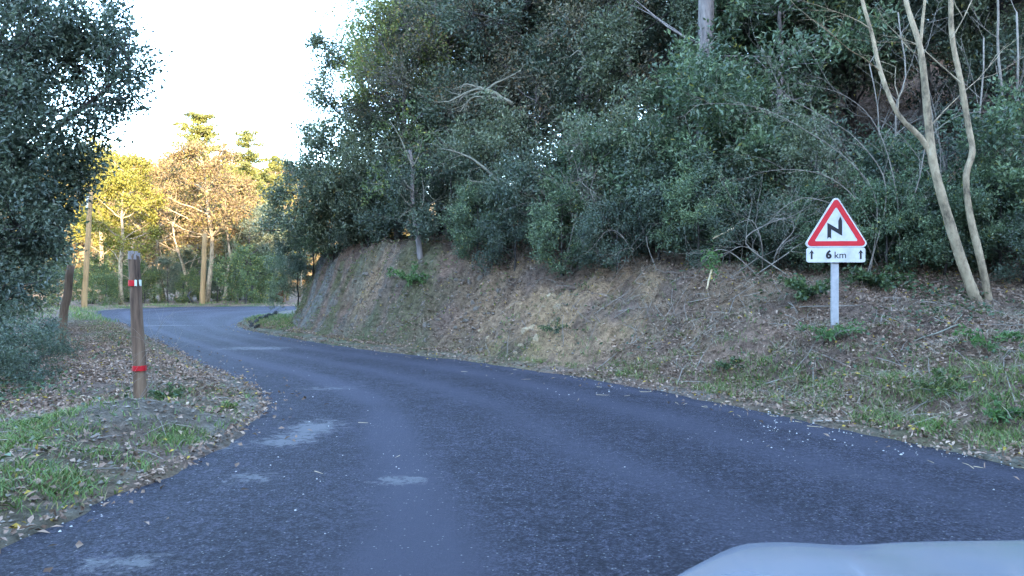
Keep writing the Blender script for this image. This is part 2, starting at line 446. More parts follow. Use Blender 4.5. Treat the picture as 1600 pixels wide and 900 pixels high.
def catmull(pts, per):
    pts = [np.array(p, float) for p in pts]
    pts = [2 * pts[0] - pts[1]] + pts + [2 * pts[-1] - pts[-2]]
    out = []; par = []
    for i in range(1, len(pts) - 2):
        p0, p1, p2, p3 = pts[i - 1:i + 3]
        for k in range(per):
            t = k / per
            out.append(0.5 * ((2 * p1) + (-p0 + p2) * t + (2 * p0 - 5 * p1 + 4 * p2 - p3) * t * t + (-p0 + 3 * p1 - 3 * p2 + p3) * t ** 3))
            par.append(i - 1 + t)
    out.append(pts[-2]); par.append(len(pts) - 3)
    return np.array(out), np.array(par)

EL, PAR = catmull([p[0] for p in PAIRS], 6)
ER, _ = catmull([p[1] for p in PAIRS], 6)

def poly_dist(px, py, line):
    """distance to a polyline and the station of the nearest point"""
    best = np.full(px.shape, 1e9); st = np.zeros(px.shape)
    for i in range(len(line) - 1):
        a = line[i]; d = line[i + 1] - a
        L2 = d @ d
        t = np.clip(((px - a[0]) * d[0] + (py - a[1]) * d[1]) / L2, 0, 1)
        q = (px - a[0] - t * d[0]) ** 2 + (py - a[1] - t * d[1]) ** 2
        w = q < best
        best = np.where(w, q, best)
        st = np.where(w, PAR[i] + t * (PAR[i + 1] - PAR[i]), st)
    return np.sqrt(best), st

def inside_poly(px, py, poly):
    ins = np.zeros(px.shape, bool)
    n = len(poly)
    for i in range(n):
        x1, y1 = poly[i]; x2, y2 = poly[(i + 1) % n]
        if y1 == y2: continue
        c_ = ((y1 > py) != (y2 > py)) & (px < (x2 - x1) * (py - y1) / (y2 - y1) + x1)
        ins ^= c_
    return ins

ROADPOLY = np.vstack([EL, ER[::-1]])
STN = np.arange(len(PAIRS))

def ground_info(px, py):
    px = np.asarray(px, float); py = np.asarray(py, float)
    dl, sl = poly_dist(px, py, EL)
    dr, sr = poly_dist(px, py, ER)
    ins = inside_poly(px, py, ROADPOLY)
    right = dr < dl
    return dl, sl, dr, sr, ins, right

def ground_z(px, py, info=None):
    px = np.asarray(px, float); py = np.asarray(py, float)
    dl, sl, dr, sr, ins, right = info if info is not None else ground_info(px, py)
    # cut bank and hillside on the inner side
    w = np.interp(sr, STN, R_VERGE); H = np.interp(sr, STN, R_H); run = np.interp(sr, STN, R_RUN); cc = np.interp(sr, STN, R_CONC)
    nb = fbm(px * .7, py * .7, 11, 4) - .5
    t = np.clip((dr - w + nb * .5) / run, 0, 1)
    prof = cc * np.sin(t * math.pi / 2) + (1 - cc) * sstep(-.12, 1.1, t) * 1.02
    steep = np.clip((dr - w) / .4, 0, 1) * np.clip((w + run + .5 - dr) / .5, 0, 1)
    rough_n = (fbm(px * 2.2, py * 2.2, 21, 5, .6) - .5)
    zr = .03 * sstep(0, .12, dr) + .05 * sstep(.1, .6, dr) + H * prof + steep * (rough_n * .40 + (np.abs(fbm(px * 3.1 + py * 1.2, py * 1.6 - px * .8, 27, 4) - .5) * -.5 + .06) * np.interp(sr, STN, [.5] * 9 + [.9, 1.3] + [1.7] * 15))
    up = dr - (w + run)
    zr = zr + .16 * np.clip(up, 0, 2.5) + .50 * np.clip(up - 2.5, 0, 25) + np.clip(up, 0, 1) * nb * .5
    # outer side: verge, then falling ground; level beyond the far bend
    wl_ = np.interp(sl, STN, [2, 2, 2, 2.3, 2.4, 2.5, 2.4, 2.3, 2.2, 2.0, 1.9, 1.8, 1.7, 1.7, 1.7, 1.8, 2, 2.2, 2.6, 3, 4, 5, 6, 6, 6, 6])
    fall = np.interp(sl, STN, [.4] * 17 + [.35, .3, .2, .05, 0, 0, 0, 0, 0])
    zl = .03 * sstep(0, .12, dl) + .07 * sstep(.1, .7, dl) - fall * np.clip(dl - wl_, 0, 9) + (fbm(px * 1.3, py * 1.3, 31, 5, .55) - .5) * .20 * sstep(.1, .8, dl) + (fbm(px * 4.5, py * 4.5, 33, 3, .6) - .5) * .075 * sstep(.0, .3, dl) * (py < 30)
    # earth mound beside the marker post
    mx, my = px + 3.35, py - 6.6
    zl = zl + .19 * np.exp(-((mx * .8 + my * .5) / .75) ** 2 - ((my * .8 - mx * .5) / .42) ** 2)
    zl = zl + sstep(70, 250, np.hypot(px, py)) * (29 + 14 * (fbm(px * .012, py * .012, 5, 3) - .5))
    z = np.where(right, zr, zl)
    # unseen ridge added behind the viewer to keep low sun off the foreground
    q = px * math.sin(rad(SUN_AZ)) + py * math.cos(rad(SUN_AZ))
    z = z + np.where(right, sstep(14, 62, q) * 16, sstep(16, 62, q) * 29) * (0.85 + .3 * fbm(px * .06, py * .06, 9, 3))
    edge = np.minimum(dl, dr)
    z = np.where(ins, .022 - .092 * sstep(0, .26, edge - .30 * (fbm(px * 2.1, py * 2.1, 41, 3) - .42)), z)
    return z

def gz(x, y):
    return float(ground_z(np.array([x]), np.array([y]))[0])

def lines(segs):
    out = []
    for a, b_, st in segs:
        out.append(np.arange(a, b_, st))
    return np.concatenate(out)
GX = np.concatenate([-np.geomspace(900, 32, 26), lines([(-30, -14, .33), (-14, 8.5, .085), (8.5, 20, .3)]), np.geomspace(20, 900, 30)])
GY = np.concatenate([-np.geomspace(500, 12, 26), lines([(-11, 2, .5), (2, 14, .085), (14, 27, .11), (27, 60, .45)]), np.geomspace(60, 1200, 34)])
XX, YY = np.meshgrid(GX, GY)
gx, gy = XX.ravel(), YY.ravel()
info = ground_info(gx, gy)
gzv = ground_z(gx, gy, info)
nx, ny = len(GX), len(GY)
idx = np.arange(nx * ny).reshape(ny, nx)
quads = np.stack([idx[:-1, :-1], idx[:-1, 1:], idx[1:, 1:], idx[1:, :-1]], -1).reshape(-1, 4)
me = mesh_np('ground', np.stack([gx, gy, gzv], -1), quads=quads, smooth=True)
dl, sl, dr, sr, ins, right = info
C_SOIL = np.array((.25, .160, .118)); C_LIT = np.array((.205, .138, .108)); C_MOSS = np.array((.115, .125, .055)); C_OCH = np.array((.41, .265, .155))
C_GRASS = np.array((.085, .11, .040)); C_GREY = np.array((.21, .20, .18)); C_DIRT = np.array((.20, .160, .125)); C_GRIT = np.array((.24, .215, .185))
def mixc(a, b_, f): return a + (b_ - a) * np.clip(f, 0, 1)[:, None]
zc = np.tile(C_LIT, (len(gx), 1))
zc = mixc(zc, C_SOIL, sstep(.42, .62, fbm(gx * .9, gy * .9, 51, 4)))
mossy = right * sstep(9.5, 12, sr) * sstep(.46, .6, fbm(gx * 1.5, gy * 1.5, 61, 4)) * .8
zc = mixc(zc, C_MOSS, mossy)
zc = mixc(zc, C_GREY, right * sstep(11.0, 13.5, sr) * .9 * (sstep(.4, .6, fbm(gx * 2, gy * 2, 63, 3))))
def blob(u, v, d, r): 
    p = at(u, v, d); return np.exp(-((gx - p[0]) ** 2 + (gy - p[1]) ** 2) / r ** 2)
och = sum(blob(u, v, d, r) * k for u, v, d, r, k in [(830, 525, 12.3, .45, 1.2), (752, 522, 13.3, .35, .9), (860, 470, 13.2, .6, 1.0), (800, 430, 14.4, 1.1, .7), (1000, 425, 12.3, 1.1, .75), (930, 440, 12.8, .9, .7), (590, 430, 18, .8, .7), (780, 545, 12.4, .6, .8), (1060, 520, 10.6, .6, .45), (1180, 470, 10.9, .8, .35)])
zc = mixc(zc, C_OCH, right * och * sstep(.30, .62, fbm(gx * 2.3, gy * 2.3, 71, 4)) * 1.1)
grs = np.where(right, sstep(.8, .2, dr) * .5, sstep(15, 10, sl) * 0 + sstep(1.8, .6, dl) * (.35 + .6 * sstep(10, 13, sl)))
zc = mixc(zc, C_GRASS, grs * sstep(.35, .6, fbm(gx * 1.2, gy * 1.2, 81, 4)))
mound = np.exp(-(((gx + 3.35) * .8 + (gy - 6.6) * .5) / .85) ** 2 - (((gy - 6.6) * .8 - (gx + 3.35) * .5) / .5) ** 2)
zc = mixc(zc, C_DIRT, (~right) * mound * 1.6)
zc = mixc(zc, C_GRIT, sstep(.22, .03, np.minimum(dl, dr)) * sstep(.3, .7, fbm(gx * 2.5, gy * 2.5, 83, 3)) * .7)
far = sstep(60, 110, np.hypot(gx, gy))
zc = mixc(zc, np.array((.20, .14, .07)), far)
zc = zc * np.array((.98, 1.0, .98))
set_col(me, 'zone', zc.astype(np.float32))
ground = tag(obj('ground', me, None, M['soil']), kind='structure')

# road sheet
NT = 64
EL2, PAR2 = catmull([p[0] for p in PAIRS], 22)
ER2, _ = catmull([p[1] for p in PAIRS], 22)
tt = np.linspace(-.035, 1.035, NT)
RX = EL2[:, None, 0] + (ER2 - EL2)[:, None, 0] * tt[None]
RY = EL2[:, None, 1] + (ER2 - EL2)[:, None, 1] * tt[None]
fx, fy = RX.ravel(), RY.ravel()
rdl, _ = poly_dist(fx, fy, EL); rdr, _ = poly_dist(fx, fy, ER)
edge = np.minimum(rdl, rdr)
sgn = np.where(inside_poly(fx, fy, ROADPOLY), 1, -1)
T = np.tile(tt, len(EL2)); S = np.repeat(PAR2, NT)
rz = .012 * np.sin(np.clip(T, 0, 1) * math.pi) + (fbm(fx * .8, fy * .8, 91, 3) - .5) * .022
rz = np.where(sgn > 0, rz, rz - .05 * np.clip(edge / .1, 0, 1)) - .012 * sstep(.25, 0, edge)
trk = sum(np.exp(-((T - c0 - .05 * (fbm(S * .4, S * 0 + c0 * 9, 95, 2) - .5)) / w0) ** 2) for c0, w0 in ((.235, .04), (.48, .05), (.74, .06), (.92, .03)))
trk = np.clip(trk, 0, 1) * np.where(T < .36, 1.5, .8) * (.45 + .9 * fbm(fx * .5, fy * 1.1, 97, 3))
rz -= .008 * np.clip(trk, 0, 1)
def rblob(u, v, rx, ry):
    d = CAM_H * F_PX / (v - VH); p = at(u, v, d); return np.exp(-((fx - p[0]) / rx) ** 2 - ((fy - p[1]) / ry) ** 2)
pat = (rblob(490, 668, .28, .42) + .8 * rblob(450, 690, .3, .3) + .8 * rblob(190, 884, .26, .17) + .9 * rblob(625, 750, .20, .16) + .75 * rblob(390, 748, .25, .2)
       + .8 * rblob(400, 545, 1.0, .55) + .7 * rblob(255, 509, 1.5, .5) + .6 * rblob(510, 607, .5, .3) + .55 * rblob(980, 890, .08, .06) + .6 * rblob(330, 700, .25, .3) + .35 * rblob(430, 640, .5, 1.0) + .35 * rblob(1330, 745, .5, .2))
pat = np.clip(pat, 0, 1) * .95
dust = sstep(.22, .0, np.where(sgn > 0, edge, 0)) * (.1 + .9 * fbm(fx * 1.7, fy * 1.7, 98, 3))
me = mesh_np('road', np.stack([fx, fy, rz], -1), quads=np.stack([np.arange(len(fx)).reshape(-1, NT)[a, b_] for a, b_ in ((slice(None, -1), slice(None, -1)), (slice(None, -1), slice(1, None)), (slice(1, None), slice(1, None)), (slice(1, None), slice(None, -1)))], -1).reshape(-1, 4), smooth=True)
set_col(me, 'wear', np.stack([np.clip(trk, 0, 1), pat, dust], -1).astype(np.float32))
road = tag(obj('road', me, None, M['asphalt']), kind='structure')

# ------------------------------------------------------------------ leaves and trees
def unit(v): return v / (np.linalg.norm(v, axis=-1, keepdims=True) + 1e-9)

def leaf_mesh(name, base, d, nrm, ln, wd, lc, fold=.18):
    """kite-shaped leaf faces: base point, direction, rough normal, length and width arrays"""
    d = unit(d)
    side = unit(np.cross(d, nrm)); n2 = np.cross(side, d)
    ln = ln[:, None]; wd = wd[:, None]
    mid = base + d * ln * .45
    a = base; c_ = base + d * ln - n2 * ln * .12
    b_ = mid + side * wd * .5 + n2 * wd * fold; e = mid - side * wd * .5 + n2 * wd * fold
    v = np.stack([a, b_, c_, e], 1).reshape(-1, 3)
    q = np.arange(len(v)).reshape(-1, 4)
    me = mesh_np(name, v, quads=q)
    set_col(me, 'lc', np.repeat(lc, 4, axis=0).astype(np.float32))
    return me

def sprig_leaves(P, D, k, ln, wd, slen=.38, up=.35, flat=0.0, seed=0):
    g = np.random.default_rng(seed)
    S = len(P)
    Pr = np.repeat(P, k, 0); Dr = np.repeat(D, k, 0)
    t = g.uniform(-1, 0.05, (S * k, 1))
    rnd = g.normal(size=(S * k, 3)); rnd[:, 2] *= (1 - flat)
    base = Pr + Dr * t * slen + rnd * slen * .22
    dd = unit(Dr * .7 + unit(g.normal(size=(S * k, 3))) * 1.0 + np.array((0, 0, .12)))
    nn = unit(g.normal(size=(S * k, 3)) + np.array((0, 0, up * 3)))
    L = ln * g.uniform(.6, 1.25, S * k); W = wd * g.uniform(.7, 1.2, S * k)
    lc = np.stack([g.random(S * k), np.clip(np.repeat(g.normal(.5, .28, S), k) + g.normal(0, .06, S * k), 0, 1), g.random(S * k)], -1)
    return base, dd, nn, L, W, lc

def cloud_mesh(name, lobes, per_m2, k, ln, wd, seed, slen=.38, squash=1.0, up=.35, inner=.45, clump=.25):
    """leaf sprigs spread over lumpy lobes; gaps stay between the lobes"""
    g = np.random.default_rng(seed)
    P = []; D = []
    for (c_, r) in lobes:
        n_ = max(4, int(per_m2 * 4 * math.pi * r * r))
        d = unit(g.normal(size=(n_, 3)))
        # uneven lobe: radius modulated by a few random bumps
        bumps = unit(g.normal(size=(5, 3)))
        mod = 1 + .35 * (np.max(d @ bumps.T, axis=1) - .75)
        rr = r * mod * (inner + (1 - inner) * g.random(n_) ** .45)
        p = np.array(c_) + d * rr[:, None] * np.array((1, 1, squash))
        keep = g.random(n_) < clump + (1 - clump) * (vnoise(p[:, 0] * 1.6 + 31 + p[:, 1] * .9, p[:, 2] * 1.6 + p[:, 1] * 1.1, seed) > .40)
        P.append(p[keep]); D.append(unit(d + np.array((0, 0, .25)))[keep])
    P = np.concatenate(P); D = np.concatenate(D)
    return leaf_mesh(name, *sprig_leaves(P, D, k, ln, wd, slen, up, seed=seed + 1)), P

def bare_twigs(mb, p, d, L, r, depth, rs, n=4, spread=.9, droop=0.0):
    """a forking bare branch"""
    p = Vector(p); d = Vector(d).normalized()
    pts = [p]
    for i in range(4):
        d = (d + Vector((rs.uniform(-1, 1), rs.uniform(-1, 1), rs.uniform(-1, 1) - droop)) * .22).normalized()
        pts.append(pts[-1] + d * L / 4)
    mb.tube(pts, [r, r * .85, r * .7, r * .55, r * .4], 5 if r > .012 else 3, cap=False)
    if depth > 0:
        for i in range(n):
            q = pts[rs.randint(1, 4)]
            dd = (d + Vector((rs.uniform(-1, 1), rs.uniform(-1, 1), rs.uniform(-.7, 1))) * spread).normalized()
            bare_twigs(mb, q, dd, L * rs.uniform(.45, .75), r * .5, depth - 1, rs, max(2, n - 1), spread, droop)

def auto_lobes(H, R, cb, n, rmin, rmax, seed, shape=1.0):
    g = random.Random(seed); out = []
    for i in range(n):
        t = (i + .5) / n
        z = cb + (H - cb) * (t ** .9)
        env = math.sin(math.pi * min(1, max(.12, .18 + .80 * t))) ** .7 if shape else 1.0
        a = i * 2.39996 + g.uniform(-.5, .5)
        rr = R * env * math.sqrt(g.uniform(.15, 1))
        out.append(((rr * math.cos(a), rr * math.sin(a), z + g.uniform(-.3, .3)), g.uniform(rmin, rmax)))
    return out

def woody(lobes, trunk, r0, seed, P=None, twigs=250, limb_r=.33):
    """trunk tube, a limb to every lobe, and fine branchlets to the sprigs"""
    g = random.Random(seed)
    tr = MB(); br = MB()
    m_ = len(trunk)
    tr.tube(trunk, [r0 * (1.25 if i == 0 else 1 - .72 * i / (m_ - 1)) for i in range(m_)], 9)
    tv = [Vector(p) for p in trunk]
    nodes = []
    for (c_, r) in lobes:
        c_ = Vector(c_)
        zt = max(tv[0].z + .15 * (tv[-1].z - tv[0].z), min(c_.z - .6 * (c_ - Vector((tv[0].x, tv[0].y, c_.z))).length * .8, tv[-1].z))
        st = min(tv, key=lambda p: abs(p.z - zt))
        L = wobble(st, c_, 6, .35, g)
        rr = r0 * limb_r * g.uniform(.6, 1.1)
        br.tube(L, [rr * (1 - .75 * i / 6) for i in range(7)], 5, cap=False)
        nodes.append((c_, L, rr * .3))
    if P is not None and twigs:
        cs = np.array([n_[0] for n_ in nodes])
        sel = np.random.default_rng(seed).choice(len(P), min(twigs, len(P)), replace=False)
        for i in sel:
            p = P[i]
            j = int(np.argmin(((cs - p) ** 2).sum(1)))
            st = nodes[j][1][g.randint(4, 6)]
            L = wobble(st, p, 3, .4, g)
            br.tube(L, [nodes[j][2], nodes[j][2] * .75, nodes[j][2] * .5, nodes[j][2] * .25], 3, cap=False)
    return tr, br

class Kind:
    """one kind of tree: shared meshes for trunk, branches and crown"""
    def __init__(self, trunk, branches, crown):
        self.m = (trunk, branches, crown)

def make_kind(name, lobes, trunk, r0, leafm, barkm, per_m2, k, ln, wd, seed, twigs=250, slen=.38, squash=.85, up=.35, inner=.45):
    crown, P = cloud_mesh(name + '_crown', lobes, per_m2, k, ln, wd, seed, slen, squash, up, inner)
    crown.materials.append(M[leafm])
    tr, br = woody(lobes, trunk, r0, seed, P, twigs)
    t_ = tr.mesh(name + '_trunk', True); t_.materials.append(M[barkm])
    b_ = br.mesh(name + '_branches', True); b_.materials.append(M[barkm])
    return Kind(t_, b_, crown)

def plant(kind, name, label, cat, loc, rz=0., sc=1., group=None, sz=None, names=('trunk', 'branches', 'crown')):
    e = empty(name, loc, rz, sc)
    if sz: e.scale = (sc, sc, sc * sz)
    tag(e, label, cat, group)
    for nm, me_ in zip(names, kind.m):
        if me_ is not None: obj(nm, me_, e)
    return e

def straight(H, lean=(0, 0), n=6, amp=.12, seed=0):
    return wobble((0, 0, -.15), (lean[0], lean[1], H), n, amp, random.Random(seed))

OAK = [make_kind('oak_a', auto_lobes(8.0, 2.9, 1.6, 30, .75, 1.25, 1), straight(6.6, (.3, .1), seed=1), .15, 'oak_leaf', 'bark_oak', 11, 20, .100, .050, 101),
       make_kind('oak_b', auto_lobes(8.6, 2.6, 2.0, 28, .75, 1.3, 2), straight(7.0, (-.4, .2), seed=2), .16, 'oak_leaf', 'bark_oak', 11, 20, .100, .050, 202),
       make_kind('oak_c', auto_lobes(7.4, 3.1, 1.2, 30, .7, 1.2, 3), straight(6.0, (.2, -.3), seed=3), .14, 'oak_leaf_deep', 'bark_oak', 9.5, 20, .092, .049, 303)]
M['dusky_leaf'] = leaf_mat('dusky_leaf', [(0.0, (0.085, 0.088, 0.066)), (0.5, (0.140, 0.142, 0.100)), (1.0, (0.215, 0.20, 0.135))], rough=0.5, accent=(0.26, 0.17, 0.09), accent_at=0.9)
OAK.append(make_kind('oak_d', auto_lobes(8.2, 2.8, 1.8, 26, .7, 1.2, 13), straight(6.8, (.1, .2), seed=13), .14, 'dusky_leaf', 'bark_grey', 6.5, 18, .092, .048, 1313, 500))
SHR = [make_kind('shrub_a', auto_lobes(2.9, 1.5, .35, 15, .5, .8, 4), straight(2.2, seed=4), .05, 'laurel_leaf', 'bark_oak', 10.5, 15, .105, .052, 404, 120, .3),
       make_kind('shrub_b', auto_lobes(3.3, 1.35, .4, 15, .5, .85, 5), straight(2.5, seed=5), .05, 'oak_leaf', 'bark_oak', 10.5, 16, .085, .045, 505, 120, .3),
       make_kind('shrub_c', auto_lobes(2.4, 1.6, .3, 15, .45, .75, 6), straight(1.8, seed=6), .045, 'oak_leaf_deep', 'bark_oak', 10.5, 16, .09, .05, 606, 120, .3)]
LAUREL = make_kind('laurel', auto_lobes(5.6, 1.9, .8, 24, .6, 1.0, 7), straight(4.6, seed=7), .09, 'laurel_leaf', 'bark_grey', 8.5, 15, .125, .052, 707, 160, .34)
LIME = make_kind('lime', auto_lobes(7.6, 2.1, 3.6, 22, .6, 1.0, 8), straight(6.8, seed=8), .10, 'lime_leaf', 'bark_grey', 5.0, 16, .085, .055, 808, 320, .42)

def root_at(u, dist):
    x = (u - 800) / F_PX * dist
    return (x, dist, gz(x, dist))

WOOD = 'evergreen oaks packed in the wood above the bank'
WOOD_L = 'dark evergreen oak crowding the wood above the earth bank'
OAK_L = {(1690, 14.5): 'dark oak filling the wood beyond the pale bare-stemmed tree', (1560, 15.5): 'dark bluish oak directly behind the pale bare stems', (1440, 16.8): 'brownish thin-leaved oak between the warning sign and the pale bare stems',
 (1330, 17.2): 'dark oak rising right behind the warning sign', (1215, 18.6): 'deep green oak behind the broad-leaved laurel', (1000, 18.0): 'dark oak just short of the grey pine trunk', (905, 18.6): 'brownish thin-leaved oak above the dead brushwood tangle',
 (815, 20.0): 'deep green oak carrying the pale dead branch', (745, 22.6): 'dark oak behind the tip of the pale dead branch', (700, 20.2): 'brownish thin-leaved oak behind the small lichened tree'}
# (pixel column, distance, kind, scale, turn)
for u, d, k, s, a in [(1690, 14.5, 0, .95, .3), (1560, 15.5, 2, 1.0, 1.9), (1440, 16.8, 3, .98, 4.0), (1330, 17.2, 0, .9, 2.2),
                      (1215, 18.6, 2, 1.0, 5.1), (1000, 18.0, 0, .92, 1.2), (905, 18.6, 3, .95, 3.3), (815, 20.0, 2, 1.0, .6), (745, 22.6, 0, .95, 2.7),
                      (1640, 22, 1, 1.1, .2), (1500, 23, 0, 1.15, 2.5), (1370, 23.5, 2, 1.2, 3.9), (1250, 24.5, 1, 1.15, 5.5), (1060, 25, 2, 1.25, 1.0), (965, 24.5, 3, 1.25, 2.0),
                      (880, 26, 0, 1.2, 4.4), (690, 24.5, 3, 1.0, .9), (1030, 21, 0, 1.05, 3.9), (700, 20.2, 3, .86, 5.1), (1150, 20.5, 0, 1.05, 2.8), (830, 23, 1, 1.1, 1.1), (1130, 29, 1, 1.3, 1.5), (1320, 30, 0, 1.3, 4.9), (1560, 30, 2, 1.35, 3.0), (770, 29, 1, 1.0, 5.9)]:
    lb = OAK_L.get((u, d), WOOD_L)
    plant(OAK[k], 'evergreen_oak', lb, 'tree', root_at(u, d), a, s, WOOD)

plant(LAUREL, 'laurel_tree', 'broad-leaved bluish green laurel in front of the grey pine trunk', 'tree', root_at(1225, 15.4), .5, 1.08)
plant(SHR[0], 'laurel_shrub', 'pale blue-green laurel bush hiding the foot of the grey pine trunk', 'shrub', root_at(1085, 14.1), 1.5, 1.12, names=('stem', 'branches', 'foliage'))
plant(LIME, 'light_green_tree', 'lighter green thin-leaved tree at the open end of the wood', 'tree', root_at(625, 20.0), 1.2, .93)
plant(LIME, 'light_green_tree', 'yellow-green tree rising behind the pale dead branch', 'tree', root_at(742, 26.0), 3.0, 1.22)

# shrubs along the top of the bank
HEDGE = 'shrubs along the top of the bank'
SHR_L = {(1385, 11.3): 'knee-high glossy laurel bush on the slope just past the sign', (1475, 11.2): 'knee-high glossy laurel bush just short of the pale bare stems', (1600, 10.9): 'knee-high dark bush past the foot of the pale bare stems', (1255, 11.9): 'knee-high glossy bush between the bramble hollow and the sign post', (1140, 12.3): 'knee-high dark bush beside the cut sapling',
 (1610, 11.6): 'glossy shrub past the pale bare stems', (1480, 12.3): 'dark spreading shrub just left of the foot of the pale bare stems', (1400, 12.2): 'glossy shrub between the sign and the pale bare stems', (1300, 13.4): 'dark spreading shrub right behind the warning triangle',
 (1235, 12.6): 'dull green shrub beside the warning triangle on the bramble side', (1150, 13.6): 'glossy shrub above the splintered broken branch', (1345, 11.7): 'small glossy shrub just past the sign post', (1440, 11.5): 'small dark shrub on the slope before the pale bare stems',
 (1560, 11.2): 'small glossy shrub at the foot of the pale bare stems', (1195, 12.3): 'small dark shrub in the bramble hollow', (1090, 12.5): 'small glossy shrub above the cut sapling', (925, 15.0): 'glossy shrub behind the dead brushwood tangle',
 (880, 14.2): 'small glossy shrub under the dead brushwood tangle', (660, 19.0): 'dark spreading shrub behind the small lichened tree', (705, 17.6): 'dark spreading shrub beside the small lichened tree', (465, 24.0): 'dull green shrub on the last corner of the bank at the bend',
 (745, 16.1): 'small glossy shrub on the crest above the ochre rocks', (520, 21.4): 'small glossy shrub under the leaning oak at the bend'}
for u, d, k, s, a in [(1610, 11.6, 0, .85, .4), (1480, 12.3, 2, .85, 2.0), (1400, 12.2, 0, .62, 3.6), (1300, 13.4, 2, .85, 1.0),
                      (1235, 12.6, 1, .72, 5.2), (1150, 13.6, 0, .85, 2.9), (1075, 13.3, 2, .72, 4.1), (1000, 14.4, 1, .85, .8), (925, 15.0, 0, .8, 1.6),
                      (845, 15.8, 2, .85, 3.0), (770, 16.8, 1, .9, 5.7), (705, 17.6, 2, .85, 2.3), (600, 20.0, 1, .95, .1), (545, 21.6, 2, 1.0, 4.6), (660, 19.0, 2, .9, 1.4), (690, 20.5, 1, 1.2, 3.2), (620, 21.8, 2, 1.3, .9), (1345, 11.7, 0, .46, 1.5), (1440, 11.5, 2, .5, .3), (1560, 11.2, 0, .55, 2.8), (1640, 11.3, 2, .6, 4.4), (1385, 11.3, 0, .42, .2), (1475, 11.2, 0, .44, 1.8), (1600, 10.9, 2, .42, 3.3), (1255, 11.9, 0, .42, 5.4), (1030, 13.2, 2, .5, .4), (1140, 12.3, 2, .42, 1.3),
                      (1195, 12.3, 2, .45, 3.9), (1090, 12.5, 0, .48, .7), (965, 13.4, 2, .5, 2.6), (880, 14.2, 0, .5, 4.8), (805, 15.2, 2, .5, 1.1), (745, 16.1, 0, .5, 3.4), (575, 20.2, 2, .55, 5.0), (520, 21.4, 0, .6, 1.7), (490, 22.6, 2, .62, 2.2), (465, 24.0, 1, .6, .5)]:
    lb = {0: 'glossy broad-leaved evergreen shrub at the top of the bank', 1: 'tall dull green evergreen shrub at the top of the bank', 2: 'low spreading dark evergreen shrub at the top of the bank'}[k]
    lb = SHR_L.get((u, d), lb)
    plant(SHR[k], 'evergreen_shrub', lb, 'shrub', root_at(u, d), a, s, HEDGE, names=('stem', 'branches', 'foliage'))

# the big oak that closes the wood at the bend: its own outline
edge_l = [((495, 62, 21.6), .45), ((520, 95, 21.8), .7), ((505, 150, 21.5), .75), ((560, 75, 22.5), .8), ((478, 205, 21.5), .65), ((520, 220, 21), 1.0), ((470, 265, 21.8), .8), ((435, 300, 22), .6),
          ((440, 340, 22), .75), ((480, 330, 21), .95), ((540, 300, 20.5), 1.1), ((600, 250, 20.5), 1.1), ((580, 170, 21.5), 1.1), ((640, 160, 21.5), 1.1), ((520, 360, 21.0), .8), ((470, 378, 22.0), .5),
          ((590, 335, 20.2), 1.0), ((650, 220, 20.5), 1.0), ((620, 60, 23), .8), ((700, 190, 20.8), 1.0), ((420, 355, 22.4), .45), ((560, 372, 21), .6), ((690, 290, 19.6), .9), ((650, 320, 19.8), .7), ((500, 280, 20.4), .9), ((600, 110, 22), .9)]
ex, ey, ez = root_at(600, 21.8)
el = [((at(*p)[0] - ex, at(*p)[1] - ey, at(*p)[2] - ez), r) for p, r in edge_l]
EDGE = make_kind('edge_oak', el, straight(5.6, (-.7, .1), seed=11), .17, 'oak_leaf', 'bark_oak', 12, 20, .100, .053, 1111, 380)
edge_oak = plant(EDGE, 'evergreen_oak', 'big grey-green oak leaning out over the road bend at the end of the wood', 'tree', (ex, ey, ez))

# the big dark oak on the outer verge
left_l = [((195, 100, 13.6), .7), ((175, 150, 13.6), .75), ((165, 60, 14), .8), ((120, 30, 14), .9), ((110, 110, 13.8), .95), ((60, 60, 13.6), 1.0), ((40, 150, 13.4), 1.1), ((130, 175, 13.6), .75), ((90, 215, 13.4), .95),
          ((20, 250, 13.2), 1.1), ((75, 290, 13.4), .85), ((115, 255, 13.8), .6), ((30, 350, 13), 1.0), ((55, 372, 13.4), .6), ((-40, 100, 14), 1.2), ((-60, 250, 14), 1.3), ((-20, 430, 12.8), .9), ((8, 440, 12.8), .7), ((-10, 508, 12.2), .7),
          ((-60, 520, 12), .9), ((60, -20, 14), 1.0), ((150, -15, 14.2), .8), ((-30, -20, 14.5), 1.2), ((95, 330, 13.6), .42), ((22, 556, 12.0), .45), ((-10, 570, 11.0), .6), ((125, 300, 13.6), .35)]
lx, ly, lz = root_at(-60, 14.2)
ll = [((at(*p)[0] - lx, at(*p)[1] - ly, at(*p)[2] - lz), r) for p, r in left_l]
LEFTOAK = make_kind('left_oak', ll, straight(7.2, (.9, -.2), seed=12), .22, 'oak_leaf_deep', 'bark_oak', 12, 20, .098, .052, 1212, 420)
plant(LEFTOAK, 'evergreen_oak', 'very dark oak on the outer verge with boughs reaching over the leaning stake', 'tree', (lx, ly, lz))
for u, d, s, a, lb in [(45, 10.3, .36, .5, 'low dark bush at the foot of the big dark oak'), (-20, 8.9, .42, 2.0, 'small dark bush spilling down the slope beside the earth mound')]:
    plant(SHR[2], 'evergreen_shrub', lb, 'shrub', root_at(u, d), a, s, names=('stem', 'branches', 'foliage'))
for u, d, s, k in [(-90, 19, 1.0, 0), (-75, 24, .9, 2)]:
    plant(OAK[k], 'evergreen_oak', 'evergreen oak standing behind the very dark oak on the outer verge', 'tree', root_at(u, d), u, s, 'oaks behind the dark oak')

